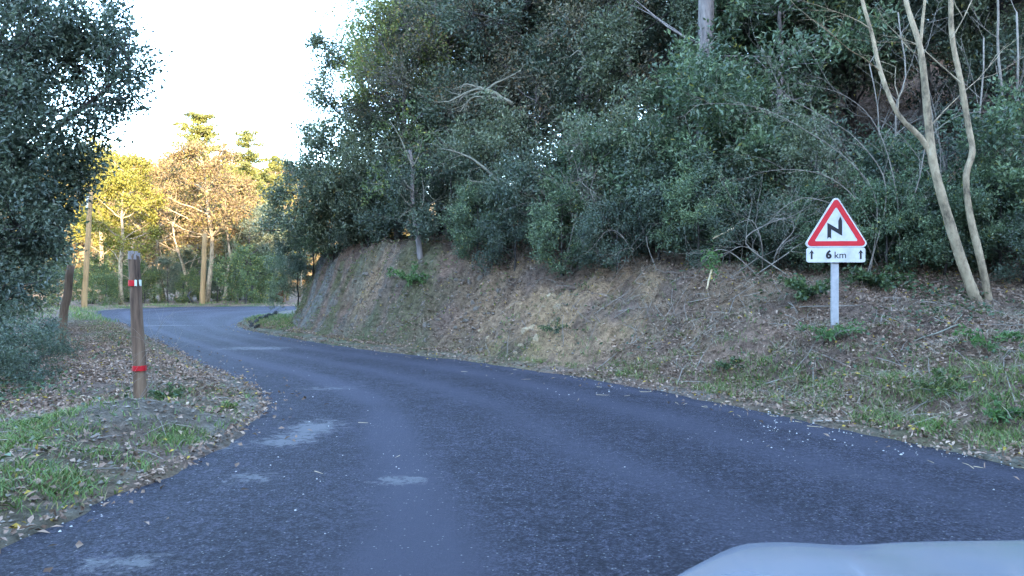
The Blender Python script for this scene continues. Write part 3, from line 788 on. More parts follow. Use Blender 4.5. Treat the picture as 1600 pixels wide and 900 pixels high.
# ------------------------------------------------------------------ sunlit trees beyond the bend
YEL = make_kind('yellow', auto_lobes(9.0, 2.3, 3.2, 24, .6, 1.1, 21), straight(8.0, (.2, 0), seed=21), .15, 'yellow_leaf', 'bark_pale', 6.0, 11, .16, .11, 2121, 260, .5, inner=.3)
RUST = make_kind('rust', auto_lobes(9.2, 3.2, 3.4, 28, .7, 1.2, 22), straight(8.0, (-.3, 0), seed=22), .17, 'rust_leaf', 'bark_pale', 4.2, 11, .16, .10, 2222, 420, .5, inner=.25)
GREY = make_kind('grey', auto_lobes(6.5, 2.3, 1.6, 22, .7, 1.1, 23), straight(5.2, seed=23), .13, 'grey_leaf', 'bark_oak', 4.2, 12, .15, .085, 2323, 200, .45)
BUSH = make_kind('bush', auto_lobes(3.2, 1.5, .4, 18, .5, .85, 24), straight(2.3, seed=24), .06, 'mid_leaf', 'bark_oak', 7.5, 12, .13, .075, 2424, 120, .35)

def conifer(name, H, R, cb, tiers, seed, mat='needle'):
    """flat tiers of drooping branches on a straight stem"""
    g = random.Random(seed); gn = np.random.default_rng(seed)
    tr = MB(); br = MB(); P = []; D = []
    tr.tube(wobble((0, 0, -.2), (0, 0, H - .3), 8, .04, g), [.24 * (1 - .88 * i / 8) for i in range(9)], 8)
    for i in range(tiers):
        t = (i + g.uniform(-.45, .45)) / tiers
        z = cb + (H - cb) * max(0, t)
        L0 = R * (1 - .72 * t) * g.uniform(.75, 1.1)
        nb = g.randint(4, 6)
        a0 = g.uniform(0, 6.28)
        for j in range(nb):
            a = a0 + j * 6.283 / nb + g.uniform(-.3, .3)
            L = L0 * g.uniform(.6, 1.1)
            d = Vector((math.cos(a), math.sin(a), g.uniform(-.12, .28) + .35 * t))
            end = Vector((0, 0, z)) + d * L
            w = wobble((0, 0, z), end, 4, .15, g)
            br.tube(w, [.05, .042, .032, .022, .012], 4, cap=False)
            for q in range(max(6, int(L * 13))):
                f = g.uniform(.3, 1.03)
                p = np.array(Vector((0, 0, z)).lerp(end, f)) + np.array((g.gauss(0, .34), g.gauss(0, .34), g.gauss(.02, .09))) * (.5 + .5 * L / R)
                P.append(p); D.append((math.cos(a) + g.gauss(0, .6), math.sin(a) + g.gauss(0, .6), .15))
    for q in range(16):
        P.append(np.array((g.gauss(0, .1), g.gauss(0, .1), H - g.uniform(-.1, .9)))); D.append((g.gauss(0, .4), g.gauss(0, .4), 1))
    P = np.array(P); D = unit(np.array(D, float))
    crown = leaf_mesh(name + '_crown', *sprig_leaves(P, D, 14, .24, .065, .40, .3, flat=.6, seed=seed))
    crown.materials.append(M[mat])
    t_ = tr.mesh(name + '_trunk', True); t_.materials.append(M['bark_grey'])
    b_ = br.mesh(name + '_br', True); b_.materials.append(M['bark_grey'])
    return Kind(t_, b_, crown)
CED = conifer('cedar', 13.2, 3.9, 3.4, 19, 31)
PIN = conifer('tall_pine', 15.2, 4.8, 5.6, 22, 32)

plant(YEL, 'yellow_tree', 'slender yellow-green tree with a pale trunk beside the tall pole', 'tree', root_at(190, 47), .4, .98)
plant(YEL, 'yellow_tree', 'taller yellow tree partly hidden behind the dark oak boughs', 'tree', root_at(158, 58), 2.4, 1.28)
plant(RUST, 'rust_tree', 'rust-brown autumn tree with pale limbs behind the short yellow pole', 'tree', root_at(322, 50.5), 1.1, 1.12)
plant(RUST, 'rust_tree', 'smaller rust-brown autumn tree between the yellow tree and the pine', 'tree', root_at(255, 57), 4.0, 1.12)
plant(RUST, 'rust_tree', 'sunlit rust-brown tree glowing in the gap under the leaning oak', 'tree', root_at(468, 72), 2.0, .8)
plant(PIN, 'pine_tree', 'tallest sunlit pine rising above the rust-brown trees', 'tree', root_at(312, 63), .7, 1.0)
plant(CED, 'cedar_tree', 'sunlit cedar with flat layered branches above the grey-green tree', 'tree', root_at(386, 60), 2.0, 1.0)
plant(YEL, 'yellow_tree', 'far golden tree showing between the yellow tree and the rust-brown trees', 'tree', root_at(222, 66), 5.0, 1.15)
plant(RUST, 'rust_tree', 'wide rust-brown tree in front of the sunlit cedar', 'tree', root_at(365, 57), 2.9, 1.0)
plant(CED, 'cedar_tree', 'lower sunlit cedar half hidden by the oak at the bend', 'tree', root_at(432, 66), 3.7, .92)
plant(GREY, 'grey_green_tree', 'grey-green leafy tree above the round green bush', 'tree', root_at(392, 51.5), .3, .95)
plant(GREY, 'grey_green_tree', 'grey-green tree in the gap beside the oak at the bend', 'tree', root_at(425, 54), 2.0, 1.0)
plant(BUSH, 'round_bush', 'round mid-green bush at the outer edge of the bend', 'shrub', root_at(384, 48.3), .8, 1.05, names=('stem', 'branches', 'foliage'))
FARB = 'bushes along the outer edge of the bend'
for u, d, s, a in [(225, 49.5, .72, .3), (262, 50.5, .8, 1.2), (296, 50, .62, 2.5), (340, 52, .85, 4.0), (165, 46, .62, 5.0), (92, 41, .7, 3.1), (205, 54, .9, 2.2), (425, 52.5, .6, .9), (352, 56, 1.0, 1.9), (285, 55, 1.05, 5.2), (240, 62, 1.2, .1), (180, 60, 1.1, .6), (145, 50, .9, 2.0), (310, 58, 1.1, 3.5), (375, 60, 1.2, 1.0), (410, 60, 1.0, 4.2)]:
    plant(GREY if u in (262, 340, 285, 240) else BUSH, 'verge_bush', 'loose shaded undergrowth bush along the outer edge of the bend', 'shrub', root_at(u, d), a, s * (.55 if u in (262, 340, 285, 240) else 1), FARB, names=('stem', 'branches', 'foliage'))
for u, d, H_, lean, lb in [(208, 49, 4.6, .4, 'thin pale bare trunk just behind the marker post line'), (222, 52, 5.0, -.5, 'thin pale leaning bare trunk beside the yellow tree'), (348, 50, 6.0, .3, 'straight grey bare trunk beside the short yellow pole'), (300, 53, 5.5, -1.2, 'crooked pale bare trunk under the rust-brown tree')]:
    x, y, z = root_at(u, d)
    e = tag(empty('bare_tree', (x, y, z)), lb, 'tree')
    tw = MB(); g = random.Random(u)
    tk = wobble((0, 0, -.1), (lean, 0, H_), 6, .18, g)
    tw.tube(tk, [.13, .12, .105, .09, .075, .06, .04], 7)
    tw.build('trunk', M['bark_pale'], e, True)
    tw = MB()
    for q in tk[2:]:
        for _ in range(2): bare_twigs(tw, q, (g.uniform(-1, 1), g.uniform(-1, 1), .7), 1.5, .035, 1, g, 3)
    tw.build('branches', M['bark_pale'], e, True)

# sunlit far slope: crowns that read as one mass
g = np.random.default_rng(77)
P = []; D = []
for i in range(520):
    a = rad(g.uniform(-40, -8)); r_ = g.uniform(85, 250)
    x, y = r_ * math.sin(a), r_ * math.cos(a)
    P.append((x, y, 0, g.uniform(2.2, 4.2)))
P = np.array(P)
zz = ground_z(P[:, 0], P[:, 1])
pp = []; dd = []
for (x, y, _, r_), z in zip(P, zz):
    d = unit(g.normal(size=(60, 3))); d[:, 2] = np.abs(d[:, 2]) - .2
    pp.append(np.array((x, y, z + r_ * .8)) + d * r_ * g.uniform(.6, 1.05, (60, 1))); dd.append(d)
me = leaf_mesh('far_wood', *sprig_leaves(np.concatenate(pp), unit(np.concatenate(dd)), 4, .75, .6, .8, .2, seed=78))
me.materials.append(M['rust_leaf'])
tag(obj('far_wood', me), 'sunlit autumn wood covering the distant slope', 'wood', kind='stuff')

# ------------------------------------------------------------------ poles and posts
def pole(name, label, u0, v0, u1, v1, d, w0, w1, mat, sink=.4, n=10, rough=.02, seed=0):
    p0 = Vector(at(u0, v0, d)); p1 = Vector(at(u1, v1, d))
    p0.z = gz(p0.x, p0.y)
    e = tag(empty(name, p0), label, 'pole')
    g = random.Random(seed)
    pts = [Vector((0, 0, -sink))] + [(p1 - p0) * (i / 8) + Vector((g.uniform(-rough, rough), g.uniform(-rough, rough), 0)) for i in range(9)]
    rr = [w0 / 2] + [(w0 + (w1 - w0) * i / 8) / 2 * g.uniform(.97, 1.03) for i in range(9)]
    mb = MB().tube(pts, rr, n)
    mb.build('shaft', M[mat], e, True)
    return e
pole('wooden_stake', 'leaning rough wooden stake under the boughs of the dark oak', 94, 541, 110, 415, 15.6, .17, .15, 'post_wood', seed=3)
pl = pole('utility_pole', 'tall brown wooden pole at the outer edge of the bend beside the yellow tree', 131, 484, 142, 300, 41, .30, .24, 'pole_wood', n=10)
MB().tube([(.25, 0, 5.3), (.26, 0, 5.9)], [.125, .12], 10).build('pole_cap', M['galv'], pl)
pl = pole('utility_pole', 'short yellowish wooden pole standing before the rust-brown tree', 316, 476, 320, 365, 48.3, .34, .28, 'pole_wood', n=10)
MB().tube([(-.4, -.3, .05), (-.75, -.35, .55), (-.55, -.32, .85)], [.06, .07, .03], 6).build('bent_bracket', M['rock_dark'], pl, True)
pole('utility_pole', 'thin pale pole in the sunny gap beside the rusty box', 449, 478, 451, 392, 58, .22, .18, 'pole_wood', n=8)
bx, by, bz = root_at(438, 53)
e = tag(empty('metal_cabinet', (bx, by, bz)), 'small rust-red cabinet on legs in the sunny gap past the bend', 'cabinet')
MB().box((0, 0, .75), (.62, .45, .72)).build('cabinet_body', M['rust_box'], e)
MB().box((0, 0, 1.13), (.74, .56, .05)).build('cabinet_lid', M['rust_box'], e)
for sx in (-1, 1):
    MB().box((sx * .25, 0, .17), (.07, .3, .44)).build('leg', M['rust_box'], e)

# marker post
bx, by = (218 - 800) / F_PX * 7.95, 7.95
bz = gz(bx, by)
mp = tag(empty('marker_post', (bx, by, bz)), 'weathered wooden post with red and white trail blazes on the verge', 'post')
mp.scale = (.90, .90, .955)
cl = [(-.01, 0, -.35), (0, 0, 0), (.0, 0, .2), (-.012, 0, .45), (-.022, .0, .7), (-.030, 0, .84), (-.032, 0, .88), (-.042, 0, 1.10), (-.040, 0, 1.2), (-.052, 0, 1.34), (-.062, 0, 1.48), (-.066, 0, 1.545), (-.066, 0, 1.56)]
rr = [.074, .073, .071, .069, .067, .066, .063, .062, .064, .061, .060, .060, .056]
mb = MB(); NSEG = 22; g = random.Random(5)
off = [g.uniform(-.007, .005) for _ in range(NSEG)]
for i, (c_, r_) in enumerate(zip(cl, rr)):
    for k in range(NSEG):
        a = 2 * math.pi * k / NSEG
        q = r_ + off[k] + .004 * math.sin(3 * a + i * .4) + g.uniform(-.003, .003)
        mb.v.append((c_[0] + q * math.cos(a), q * math.sin(a), c_[2] + (g.uniform(-.008, .012) + .012 * math.cos(a + 2) if i >= 11 else 0)))
for i in range(len(cl) - 1):
    for k in range(NSEG):
        k2 = (k + 1) % NSEG
        mb.f.append((i * NSEG + k, i * NSEG + k2, (i + 1) * NSEG + k2, (i + 1) * NSEG + k))
mb.f.append(tuple((len(cl) - 1) * NSEG + k for k in range(NSEG)))
mb.build('shaft', M['post_wood'], mp, True)
mb = MB()
for k in range(11):
    a = k * .6; r_ = .034 + .016 * (k % 2)
    mb.tube([(-.066 + r_ * math.cos(a), r_ * math.sin(a), 1.52), (-.066 + r_ * 1.05 * math.cos(a), r_ * 1.05 * math.sin(a), 1.575 + .018 * ((k * 7) % 3))], [.022, .016], 6)
mb.build('frayed_top', M['bark_grey'], mp)
def blaze(name, mat, cx, z0, z1, a0, a1, r_):
    mb = MB(); n_ = 12
    for z in (z0, z1):
        for k in range(n_ + 1):
            a = a0 + (a1 - a0) * k / n_
            mb.v.append((cx + r_ * math.cos(a), r_ * math.sin(a), z + .003 * math.sin(k * 2.1 + z * 9)))
    for k in range(n_): mb.f.append((k, k + 1, n_ + 2 + k, n_ + 1 + k))
    for z in (z0, z1):
        for k in range(n_ + 1):
            a = a0 + (a1 - a0) * k / n_
            mb.v.append((cx + (r_ - .014) * math.cos(a), (r_ - .014) * math.sin(a), z + .003 * math.sin(k * 2.1 + z * 9)))
    q = 2 * (n_ + 1)
    for k in range(n_): mb.f.append((k + 1, k, q + k, q + k + 1)); mb.f.append((n_ + 1 + k, n_ + 2 + k, q + n_ + 2 + k, q + n_ + 1 + k))
    mb.build(name, M[mat], mp)
blaze('red_blaze', 'mark_red', -.052, 1.235, 1.295, rad(212), rad(291), .0715)
blaze('white_blaze', 'mark_white', -.052, 1.235, 1.300, rad(292), rad(368), .0715)
blaze('red_blaze', 'mark_red', -.004, .325, .378, rad(222), rad(372), .080)

# ------------------------------------------------------------------ road sign
SD = 9.4
PX = SD / F_PX / 3.6                             # one step of the enlarged view of the sign, in metres
sx, sy = (1305 - 800) / F_PX * SD, SD
sz0 = gz(sx, sy)
zb = CAM_H + (VH - 410) / F_PX * SD - sz0        # underside of the lower plate above the ground
sg = tag(empty('road_sign', (sx, sy, sz0), rad(-6)), 'triangular double-bend warning sign with a 6 km plate on a grey post', 'sign')
def ZX(x, z): return ((x - 305) * PX, zb + (432 - z) * PX)
def rounded(pts, r_, n_=6):
    out = []
    m_ = len(pts)
    for i in range(m_):
        p = Vector(pts[i]); a = (Vector(pts[i - 1]) - p).normalized(); b_ = (Vector(pts[(i + 1) % m_]) - p).normalized()
        ang = a.angle(b_); t = r_ / math.tan(ang / 2)
        c_ = p + (a + b_).normalized() * (r_ / math.sin(ang / 2))
        s_ = p + a * t; e_ = p + b_ * t
        a1 = math.atan2(s_.y - c_.y, s_.x - c_.x); a2 = math.atan2(e_.y - c_.y, e_.x - c_.x)
        da = (a2 - a1 + math.pi) % (2 * math.pi) - math.pi
        for k in range(n_ + 1):
            th = a1 + da * k / n_
            out.append((c_.x + r_ * math.cos(th), c_.y + r_ * math.sin(th)))
    return out
tri0 = [ZX(305, 52), ZX(486, 347), ZX(126, 347)]
cxz = Vector((sum(p[0] for p in tri0) / 3, sum(p[1] for p in tri0) / 3))
def inset(k): return [tuple(cxz + (Vector(p) - cxz) * k) for p in tri0]
pm = Vector(tri0[0])
mb = MB().plate(rounded(tri0, .045), -.030, -.004); tri_o = mb.build('warning_panel', M['sign_white'], sg)
MB().ring(rounded(inset(.93), .036), rounded(inset(.655), .012), -.033, -.0295).build('red_border', M['sign_red'], tri_o)
# zigzag arrow
def stroke(pts, w):
    """mitred band along a line"""
    L = []; R_ = []
    P_ = [Vector(p) for p in pts]
    for i, p in enumerate(P_):
        d0 = (p - P_[i - 1]).normalized() if i else (P_[1] - p).normalized()
        d1 = (P_[i + 1] - p).normalized() if i < len(P_) - 1 else d0
        n0 = Vector((-d0.y, d0.x)); n1 = Vector((-d1.y, d1.x)); mm_ = (n0 + n1).normalized()
        k = w / 2 / max(.35, mm_.dot(n0))
        L.append(tuple(p + mm_ * k)); R_.append(tuple(p - mm_ * k))
    return L, R_
L, R_ = stroke([ZX(268, 292), ZX(268, 228), ZX(327, 264), ZX(327, 200)], 21 * PX)
tail = [tuple(Vector(L[0]) + Vector((0, -9 * PX))), tuple(ZX(268, 288)), tuple(Vector(R_[0]) + Vector((0, -9 * PX)))]
tip = ZX(327, 174)
mb = MB(); outline = None
n_ = len(L)
for y in (-.033, -.0295):
    for p in L: mb.v.append((p[0], y, p[1]))
    for p in R_: mb.v.append((p[0], y, p[1]))
    mb.v.append((tip[0], y, tip[1]))
    for p in (tail[0], tail[2]): mb.v.append((p[0], y, p[1]))
    mb.v.append((ZX(268, 288)[0], y, ZX(268, 288)[1]))
for i in range(n_ - 1): mb.f.append((i, i + 1, n_ + i + 1, n_ + i))
mb.f.append((n_ - 1, 2 * n_ - 1, 2 * n_))
mb.f.append((0, 2 * n_ + 1, 2 * n_ + 3)); mb.f.append((n_, 2 * n_ + 3, 2 * n_ + 2)); mb.f.append((0, 2 * n_ + 3, n_))
mb.build('bend_arrow', M['sign_black'], tri_o)
# lower plate
pr_ = [ZX(146, 349), ZX(463, 349), ZX(463, 432), ZX(146, 432)]
plate = MB().plate(rounded(pr_, .028), -.030, -.006).build('distance_plate', M['sign_white'], sg)
for cx_ in (173, 438):
    mb = MB()
    mb.plate([ZX(cx_ - 5, 414), ZX(cx_ - 5, 378), ZX(cx_ + 5, 378), ZX(cx_ + 5, 414)], -.0325, -.0295)
    mb.plate([ZX(cx_ - 14, 384), ZX(cx_, 362), ZX(cx_ + 14, 384), ZX(cx_, 377)], -.0325, -.0295)
    mb.build('up_arrow', M['sign_black'], plate)
def text(body, x, z, h, parent, mat, name, bold=0.0):
    cu = bpy.data.curves.new(name, 'FONT')
    cu.body = body; cu.size = h / .70; cu.extrude = .0012; cu.offset = bold; cu.align_x = 'CENTER'; cu.resolution_u = 4
    t_ = bpy.data.objects.new(name + '_tmp', cu)
    col.objects.link(t_)
    dg = bpy.context.evaluated_depsgraph_get()
    me_ = bpy.data.meshes.new_from_object(t_.evaluated_get(dg))
    bpy.data.objects.remove(t_)
    me_.materials.clear()
    o = obj(name, me_, parent, mat)
    o.location = (x, -.0318, z); o.rotation_euler = (rad(90), 0, 0)
    return o
p = ZX(265, 409); text('6', p[0], p[1], 43 * PX, plate, M['sign_black'], 'numeral', .006)
p = ZX(328, 409); text('km', p[0], p[1], 38 * PX, plate, M['sign_black'], 'unit_text', .0005)
ptop = ZX(305, 150)[1]
MB().box((0, .022, ptop / 2 - .25), (.084, .042, ptop + .5)).build('post', M['galv'], sg)
for zz_ in (zb + .085, zb + .30, zb + .5):
    MB().box((0, .0015, zz_), (.20, .012, .03)).build('clamp', M['galv'], sg)

# ------------------------------------------------------------------ single stems, dead wood, branches
def px_path(pts, d): return [Vector(at(u, v, d + (k[0] if (k := p[2:]) else 0))) for p in pts for u, v in [p[:2]]]
# pale many-stemmed tree by the sign
bx, by = (1538 - 800) / F_PX * 10.4, 10.4
e = tag(empty('pale_stem_tree', (bx, by, gz(bx, by))), 'pale slender bare-stemmed tree leaning beside the warning sign', 'tree')
def stem(parent, name, pts, d, w0, w1, mat='bark_pale', n=8, dense=3):
    P_ = px_path(pts, d)
    # rounded bends
    arr, _ = catmull([tuple(p) for p in P_], dense)
    arr = [Vector(a) - Vector(parent.location) for a in arr]
    m_ = len(arr); g = random.Random(int(pts[0][0] + pts[-1][1]))
    rr = [(w0 + (w1 - w0) * i / (m_ - 1)) / 2 * g.uniform(.93, 1.07) for i in range(m_)]
    return MB().tube(arr, rr, n).build(name, M[mat], parent, True)
s1 = stem(e, 'trunk', [(1545, 512), (1533, 488), (1503, 410), (1478, 330), (1458, 256), (1451, 200), (1445, 140), (1437, 75), (1418, 15, .1), (1400, -60, .2), (1385, -150, .3)], 10.4, .155, .045)
stem(e, 'stem', [(1466, 286, 0), (1455, 245), (1438, 215), (1402, 178), (1375, 112, .1), (1362, 55, .15), (1345, -5, .2), (1325, -110, .3)], 10.4, .080, .04)
stem(e, 'stem', [(1437, 75), (1441, 30), (1446, -20), (1452, -120)], 10.4, .045, .03)
stem(e, 'stem', [(1553, 505, .1), (1548, 480, .1), (1532, 405, .1), (1515, 335, .15), (1509, 275, .15), (1519, 238, .15), (1513, 200, .2), (1501, 130, .2), (1487, 60, .2), (1485, -10, .2), (1490, -140, .3)], 10.4, .105, .06)
mb = MB(); g = random.Random(44)
org = Vector(e.location)
for (u0, v0), (u1, v1), dd_ in [((1362, 48), (1302, 12), .2), ((1375, 112), (1290, 30), -.3), ((1402, 178), (1420, 90), .3), ((1451, 200), (1520, 120), .4), ((1440, 90), (1400, 60), .3), ((1487, 60), (1560, -10), .4), ((1501, 130), (1440, 60), .5)]:
    p = Vector(at(u0, v0, 10.5)) - org; q = Vector(at(u1, v1, 10.5 + dd_)) - org
    bare_twigs(mb, p, q - p, (q - p).length * 1.2, .011, 2, g, 3, .8)
mb.build('branches', M['bark_pale'], e, True)

# slim bare saplings among the shrubs
for i, (pts, d, w0, w1) in enumerate([([(1580, 480), (1570, 300), (1566, 180), (1560, 60), (1552, -40)], 12.0, .055, .03), ([(1500, 470), (1478, 300), (1470, 240), (1440, 90)], 12.4, .04, .02), ([(1420, 430), (1395, 280), (1400, 180), (1412, 120), (1405, 20)], 12.8, .035, .02),
                                      ([(1600, 470), (1590, 330), (1592, 200), (1585, 20)], 12.6, .06, .03), ([(1545, 460), (1540, 320), (1530, 200), (1536, 60)], 13.2, .05, .025), ([(1365, 420), (1385, 300), (1372, 200), (1360, 100)], 12.6, .03, .015)]):
    x, y = (pts[0][0] - 800) / F_PX * d, d
    e = tag(empty('bare_sapling', (x, y, gz(x, y))), 'slim grey bare sapling rising from the shrubs behind the pale stems', 'sapling', 'bare saplings behind the pale stems')
    P_ = px_path(pts, d); P_[0].z = gz(x, y) - .1
    arr, _ = catmull([tuple(p) for p in P_], 3)
    arr = [Vector(a) - Vector(e.location) for a in arr]
    arr = [a + Vector((math.sin(k * 1.3 + i) * .03, 0, 0)) if k else a for k, a in enumerate(arr)]
    MB().tube(arr, [(w0 + (w1 - w0) * k / (len(arr) - 1)) / 2 for k in range(len(arr))], 6).build('trunk', M['twig'], e, True)
    mb = MB(); g = random.Random(i)
    for q in arr[3::2]: bare_twigs(mb, q, (g.uniform(-1, 1), g.uniform(-.6, .6), .7), g.uniform(.4, .9), .008, 1, g, 3)
    mb.build('branches', M['twig'], e, True)

# big grey pine trunk deep in the wood
x, y, z = root_at(1100, 14.9)
e = tag(empty('pine_tree', (x, y, z)), 'straight grey pine trunk rising out of the wood', 'tree')
MB().tube([(0, 0, -.3)] + [(.01 * i, .02 * math.sin(i), 1.3 * i) for i in range(1, 11)], [.17 - .006 * i for i in range(11)], 12).build('trunk', M['bark_grey'], e, True)
mb = MB(); g = random.Random(8)
for i in range(12):
    zz_ = g.uniform(3, 12.5); bare_twigs(mb, (0, 0, zz_), (g.uniform(-1, 1), g.uniform(-1, 1), .1), g.uniform(.7, 1.8), .025, 1, g, 2)
mb.build('branches', M['bark_grey'], e, True)

def bare_shrub(name, label, u, d, stems, r, depth, seed, mat='twig', n=4, cat='shrub', spread=.9, lift=0):
    x, y, z = root_at(u, d)
    e = tag(empty(name, (x, y, z)), label, cat)
    mb = MB(); tb = MB(); g = random.Random(seed)
    for pts in stems:
        P_ = px_path(pts, d)
        P_[0] = Vector((x + g.uniform(-.45, .45), y + g.uniform(-.1, .5), z - .05)) if cat == 'shrub' else Vector((x + g.uniform(-.1, .1), y, z - .05))
        P_[0].z = gz(P_[0].x, P_[0].y) - .05
        arr, _ = catmull([tuple(p) for p in P_], 4)
        arr = [Vector(a) - Vector((x, y, z)) for a in arr]
        m_ = len(arr)
        mb.tube(arr, [r * (1 - .8 * k / m_) for k in range(m_)], 5)
        for k in range(3, m_ - 1, 2):
            dv = arr[k + 1] - arr[k - 1]
            dv = dv.normalized() + Vector((g.uniform(-1, 1), g.uniform(-1, 1), g.uniform(-.6, 1))) * spread
            bare_twigs(tb, arr[k], dv, g.uniform(.3, .8), r * .42, depth, g, n)
    mb.build('stems', M[mat], e, True)
    tag(tb.build('twigs', M[mat], e, True), kind='stuff')
    return e
bare_shrub('arching_shrub', 'leafless shrub arching its long pale stems over towards the grey pine trunk', 1395, 11.1,
           [[(1395, 430), (1370, 320), (1330, 255), (1260, 205), (1190, 170), (1120, 162), (1080, 166)], [(1395, 430), (1385, 300), (1340, 220), (1280, 180), (1230, 150), (1205, 110)],
            [(1395, 430), (1350, 330), (1300, 280), (1240, 265), (1180, 270)], [(1395, 430), (1400, 300), (1370, 200), (1320, 150), (1250, 130)], [(1395, 430), (1330, 340), (1270, 310), (1230, 320), (1200, 350)],
            [(1395, 430), (1430, 300), (1450, 220), (1500, 180), (1560, 175)]], .010, 2, 3, n=4)
bare_shrub('arching_shrub', 'leafless thicket of thin grey stems between the pale-stemmed tree and the wood', 1500, 11.5,
           [[(1500, 450), (1480, 330), (1430, 240), (1380, 190), (1330, 180)], [(1500, 450), (1510, 330), (1530, 230), (1525, 150), (1500, 60)], [(1500, 450), (1540, 330), (1580, 230), (1610, 160)], [(1500, 450), (1470, 300), (1465, 200), (1440, 110), (1400, 40)], [(1500, 450), (1450, 350), (1400, 300), (1340, 290)], [(1500, 450), (1560, 380), (1600, 320), (1640, 300)]], .008, 2, 33, n=4)
bare_shrub('dead_shrub', 'dead grey curled brushwood tangle hanging at the top of the bank', 905, 14.2,
           [[(890, 385), (910, 335), (935, 300), (925, 275), (900, 285)], [(890, 385), (905, 330), (940, 310), (945, 330), (925, 335)], [(890, 385), (915, 300), (925, 240), (905, 225), (890, 250)],
            [(890, 385), (900, 330), (880, 320), (860, 328)], [(890, 385), (925, 320), (915, 290), (935, 270), (950, 290)], [(890, 385), (930, 270), (960, 235), (990, 225)]], .017, 2, 9, n=4, spread=1.2)
bare_shrub('bramble_tangle', 'looping brown bramble stems over the dark hollow near the warning sign', 1190, 11.5,
           [[(1150, 420), (1165, 380), (1200, 350), (1240, 340), (1262, 350)], [(1180, 430), (1190, 380), (1175, 345), (1150, 350)], [(1200, 440), (1185, 400), (1160, 385), (1135, 395), (1110, 400)],
            [(1200, 440), (1215, 390), (1240, 360), (1230, 335), (1205, 340)], [(1170, 430), (1150, 400), (1120, 390), (1100, 410)], [(1210, 430), (1225, 400), (1255, 380), (1290, 390)]], .011, 1, 15, n=3)
bare_shrub('bramble_tangle', 'leafless brown bramble on the bank just below the oak trunk shade', 1000, 12.9,
           [[(990, 410), (980, 380), (960, 360), (940, 365)], [(1000, 415), (1010, 370), (1035, 345), (1060, 350)], [(1010, 415), (990, 390), (960, 395), (940, 400)]], .009, 1, 17, n=3)

# small bare tree on the crest of the bank
x, y, z = root_at(655, 17.2)
e = tag(empty('bare_small_tree', (x, y, z)), 'small lichened tree with crooked bare branches on the crest of the bank', 'tree')
stem(e, 'trunk', [(657, 412), (655, 385), (650, 350), (645, 325), (644, 300), (645, 262), (640, 235)], 17.2, .15, .07, 'bark_grey')
mb = MB(); g = random.Random(23)
for pts, w in [([(644, 325), (632, 312), (622, 300), (600, 295), (585, 300)], .05), ([(645, 300), (633, 285), (622, 262)], .05), ([(647, 340), (660, 320), (662, 300), (658, 270)], .045), ([(644, 328), (630, 335), (624, 342)], .035), ([(645, 262), (655, 240), (660, 215)], .04), ([(645, 262), (636, 240), (625, 215), (610, 190)], .05), ([(640, 335), (636, 350), (634, 358)], .03), ([(622, 300), (605, 290), (570, 285)], .03)]:
    arr, _ = catmull([at(u, v, 17.1) for u, v in pts], 3)
    arr = [Vector(a) - Vector((x, y, z)) for a in arr]
    mb.tube(arr, [w / 2 * (1 - .7 * k / len(arr)) for k in range(len(arr))], 5)
    for q in arr[2::2]: bare_twigs(mb, q, (g.uniform(-1, 1), g.uniform(-1, .4), g.uniform(-.2, 1)), g.uniform(.3, .7), w * .2, 1, g, 3)
mb.build('branches', M['lichen'], e, True)
gl = np.array([at(u, v, 17.0 + dd_) for u, v, dd_ in [(612, 195, .2), (640, 205, 0), (655, 240, .1), (625, 262, -.1), (600, 278, 0), (585, 292, .1), (660, 262, 0), (576, 285, 0), (640, 180, .2), (665, 210, .2)] for _ in range(5)]) - np.array((x, y, z)) + np.random.default_rng(3).normal(0, .18, (50, 3))
me = leaf_mesh('bare_tree_leaves', *sprig_leaves(gl, unit(np.random.default_rng(4).normal(size=(50, 3))), 14, .085, .05, .25, seed=5))
obj('leaves', me, e, M['mid_leaf'])

# pale lichened dead limbs carried by the oaks
def dead_limb(label, paths, d, r, mat='lichen', seed=1, tw=2):
    x, y, z = at(paths[0][0][0], paths[0][0][1], d)
    e = tag(empty('dead_branch', (x, y, z)), label, 'branch')
    mb = MB(); tb = MB(); g = random.Random(seed)
    for n_, pts in enumerate(paths):
        arr, _ = catmull([at(u, v, d) for u, v in pts], 4)
        arr = [Vector(a) - Vector((x, y, z)) + Vector((0, g.uniform(-.04, .04), 0)) for a in arr]
        rr = r if n_ == 0 else r * .6
        mb.tube(arr, [rr * (1 - .7 * k / len(arr)) for k in range(len(arr))], 6)
        for q in arr[2::2]: bare_twigs(tb, q, (arr[-1] - arr[0]).normalized() + Vector((0, g.uniform(-.5, .5), g.uniform(-.8, .8))), g.uniform(.2, .5), rr * .3, 1, g, tw)
    mb.build('limb', M[mat], e, True)
    tb.build('twigs', M[mat], e, True)
dead_limb('pale lichened dead branch reaching out of the oaks towards the road bend', [[(800, 162), (786, 155), (770, 144), (752, 140), (735, 142), (702, 160)], [(786, 155), (755, 152), (735, 155), (718, 176)], [(755, 143), (780, 128), (812, 112)], [(770, 146), (745, 136), (725, 133), (718, 150)]], 17.0, .055, seed=2)
dead_limb('bare grey branch slanting down in the leaves beside the small lichened tree', [[(790, 300), (770, 275), (740, 250), (712, 238), (690, 232)], [(770, 275), (755, 285), (730, 282)]], 16.2, .04, seed=4)
dead_limb('dark bare forked branch high in the oak at the bend', [[(640, 178), (625, 160), (600, 150), (580, 140)], [(625, 160), (632, 145), (628, 130)], [(650, 110), (655, 90), (640, 70)]], 19.9, .045, mat='bark_oak', seed=6)
dead_limb('twisting grey branch hanging in shade over the dead brushwood tangle', [[(905, 112), (915, 100), (905, 80), (890, 90)], [(985, 105), (965, 98), (945, 96)]], 16.4, .035, seed=8)

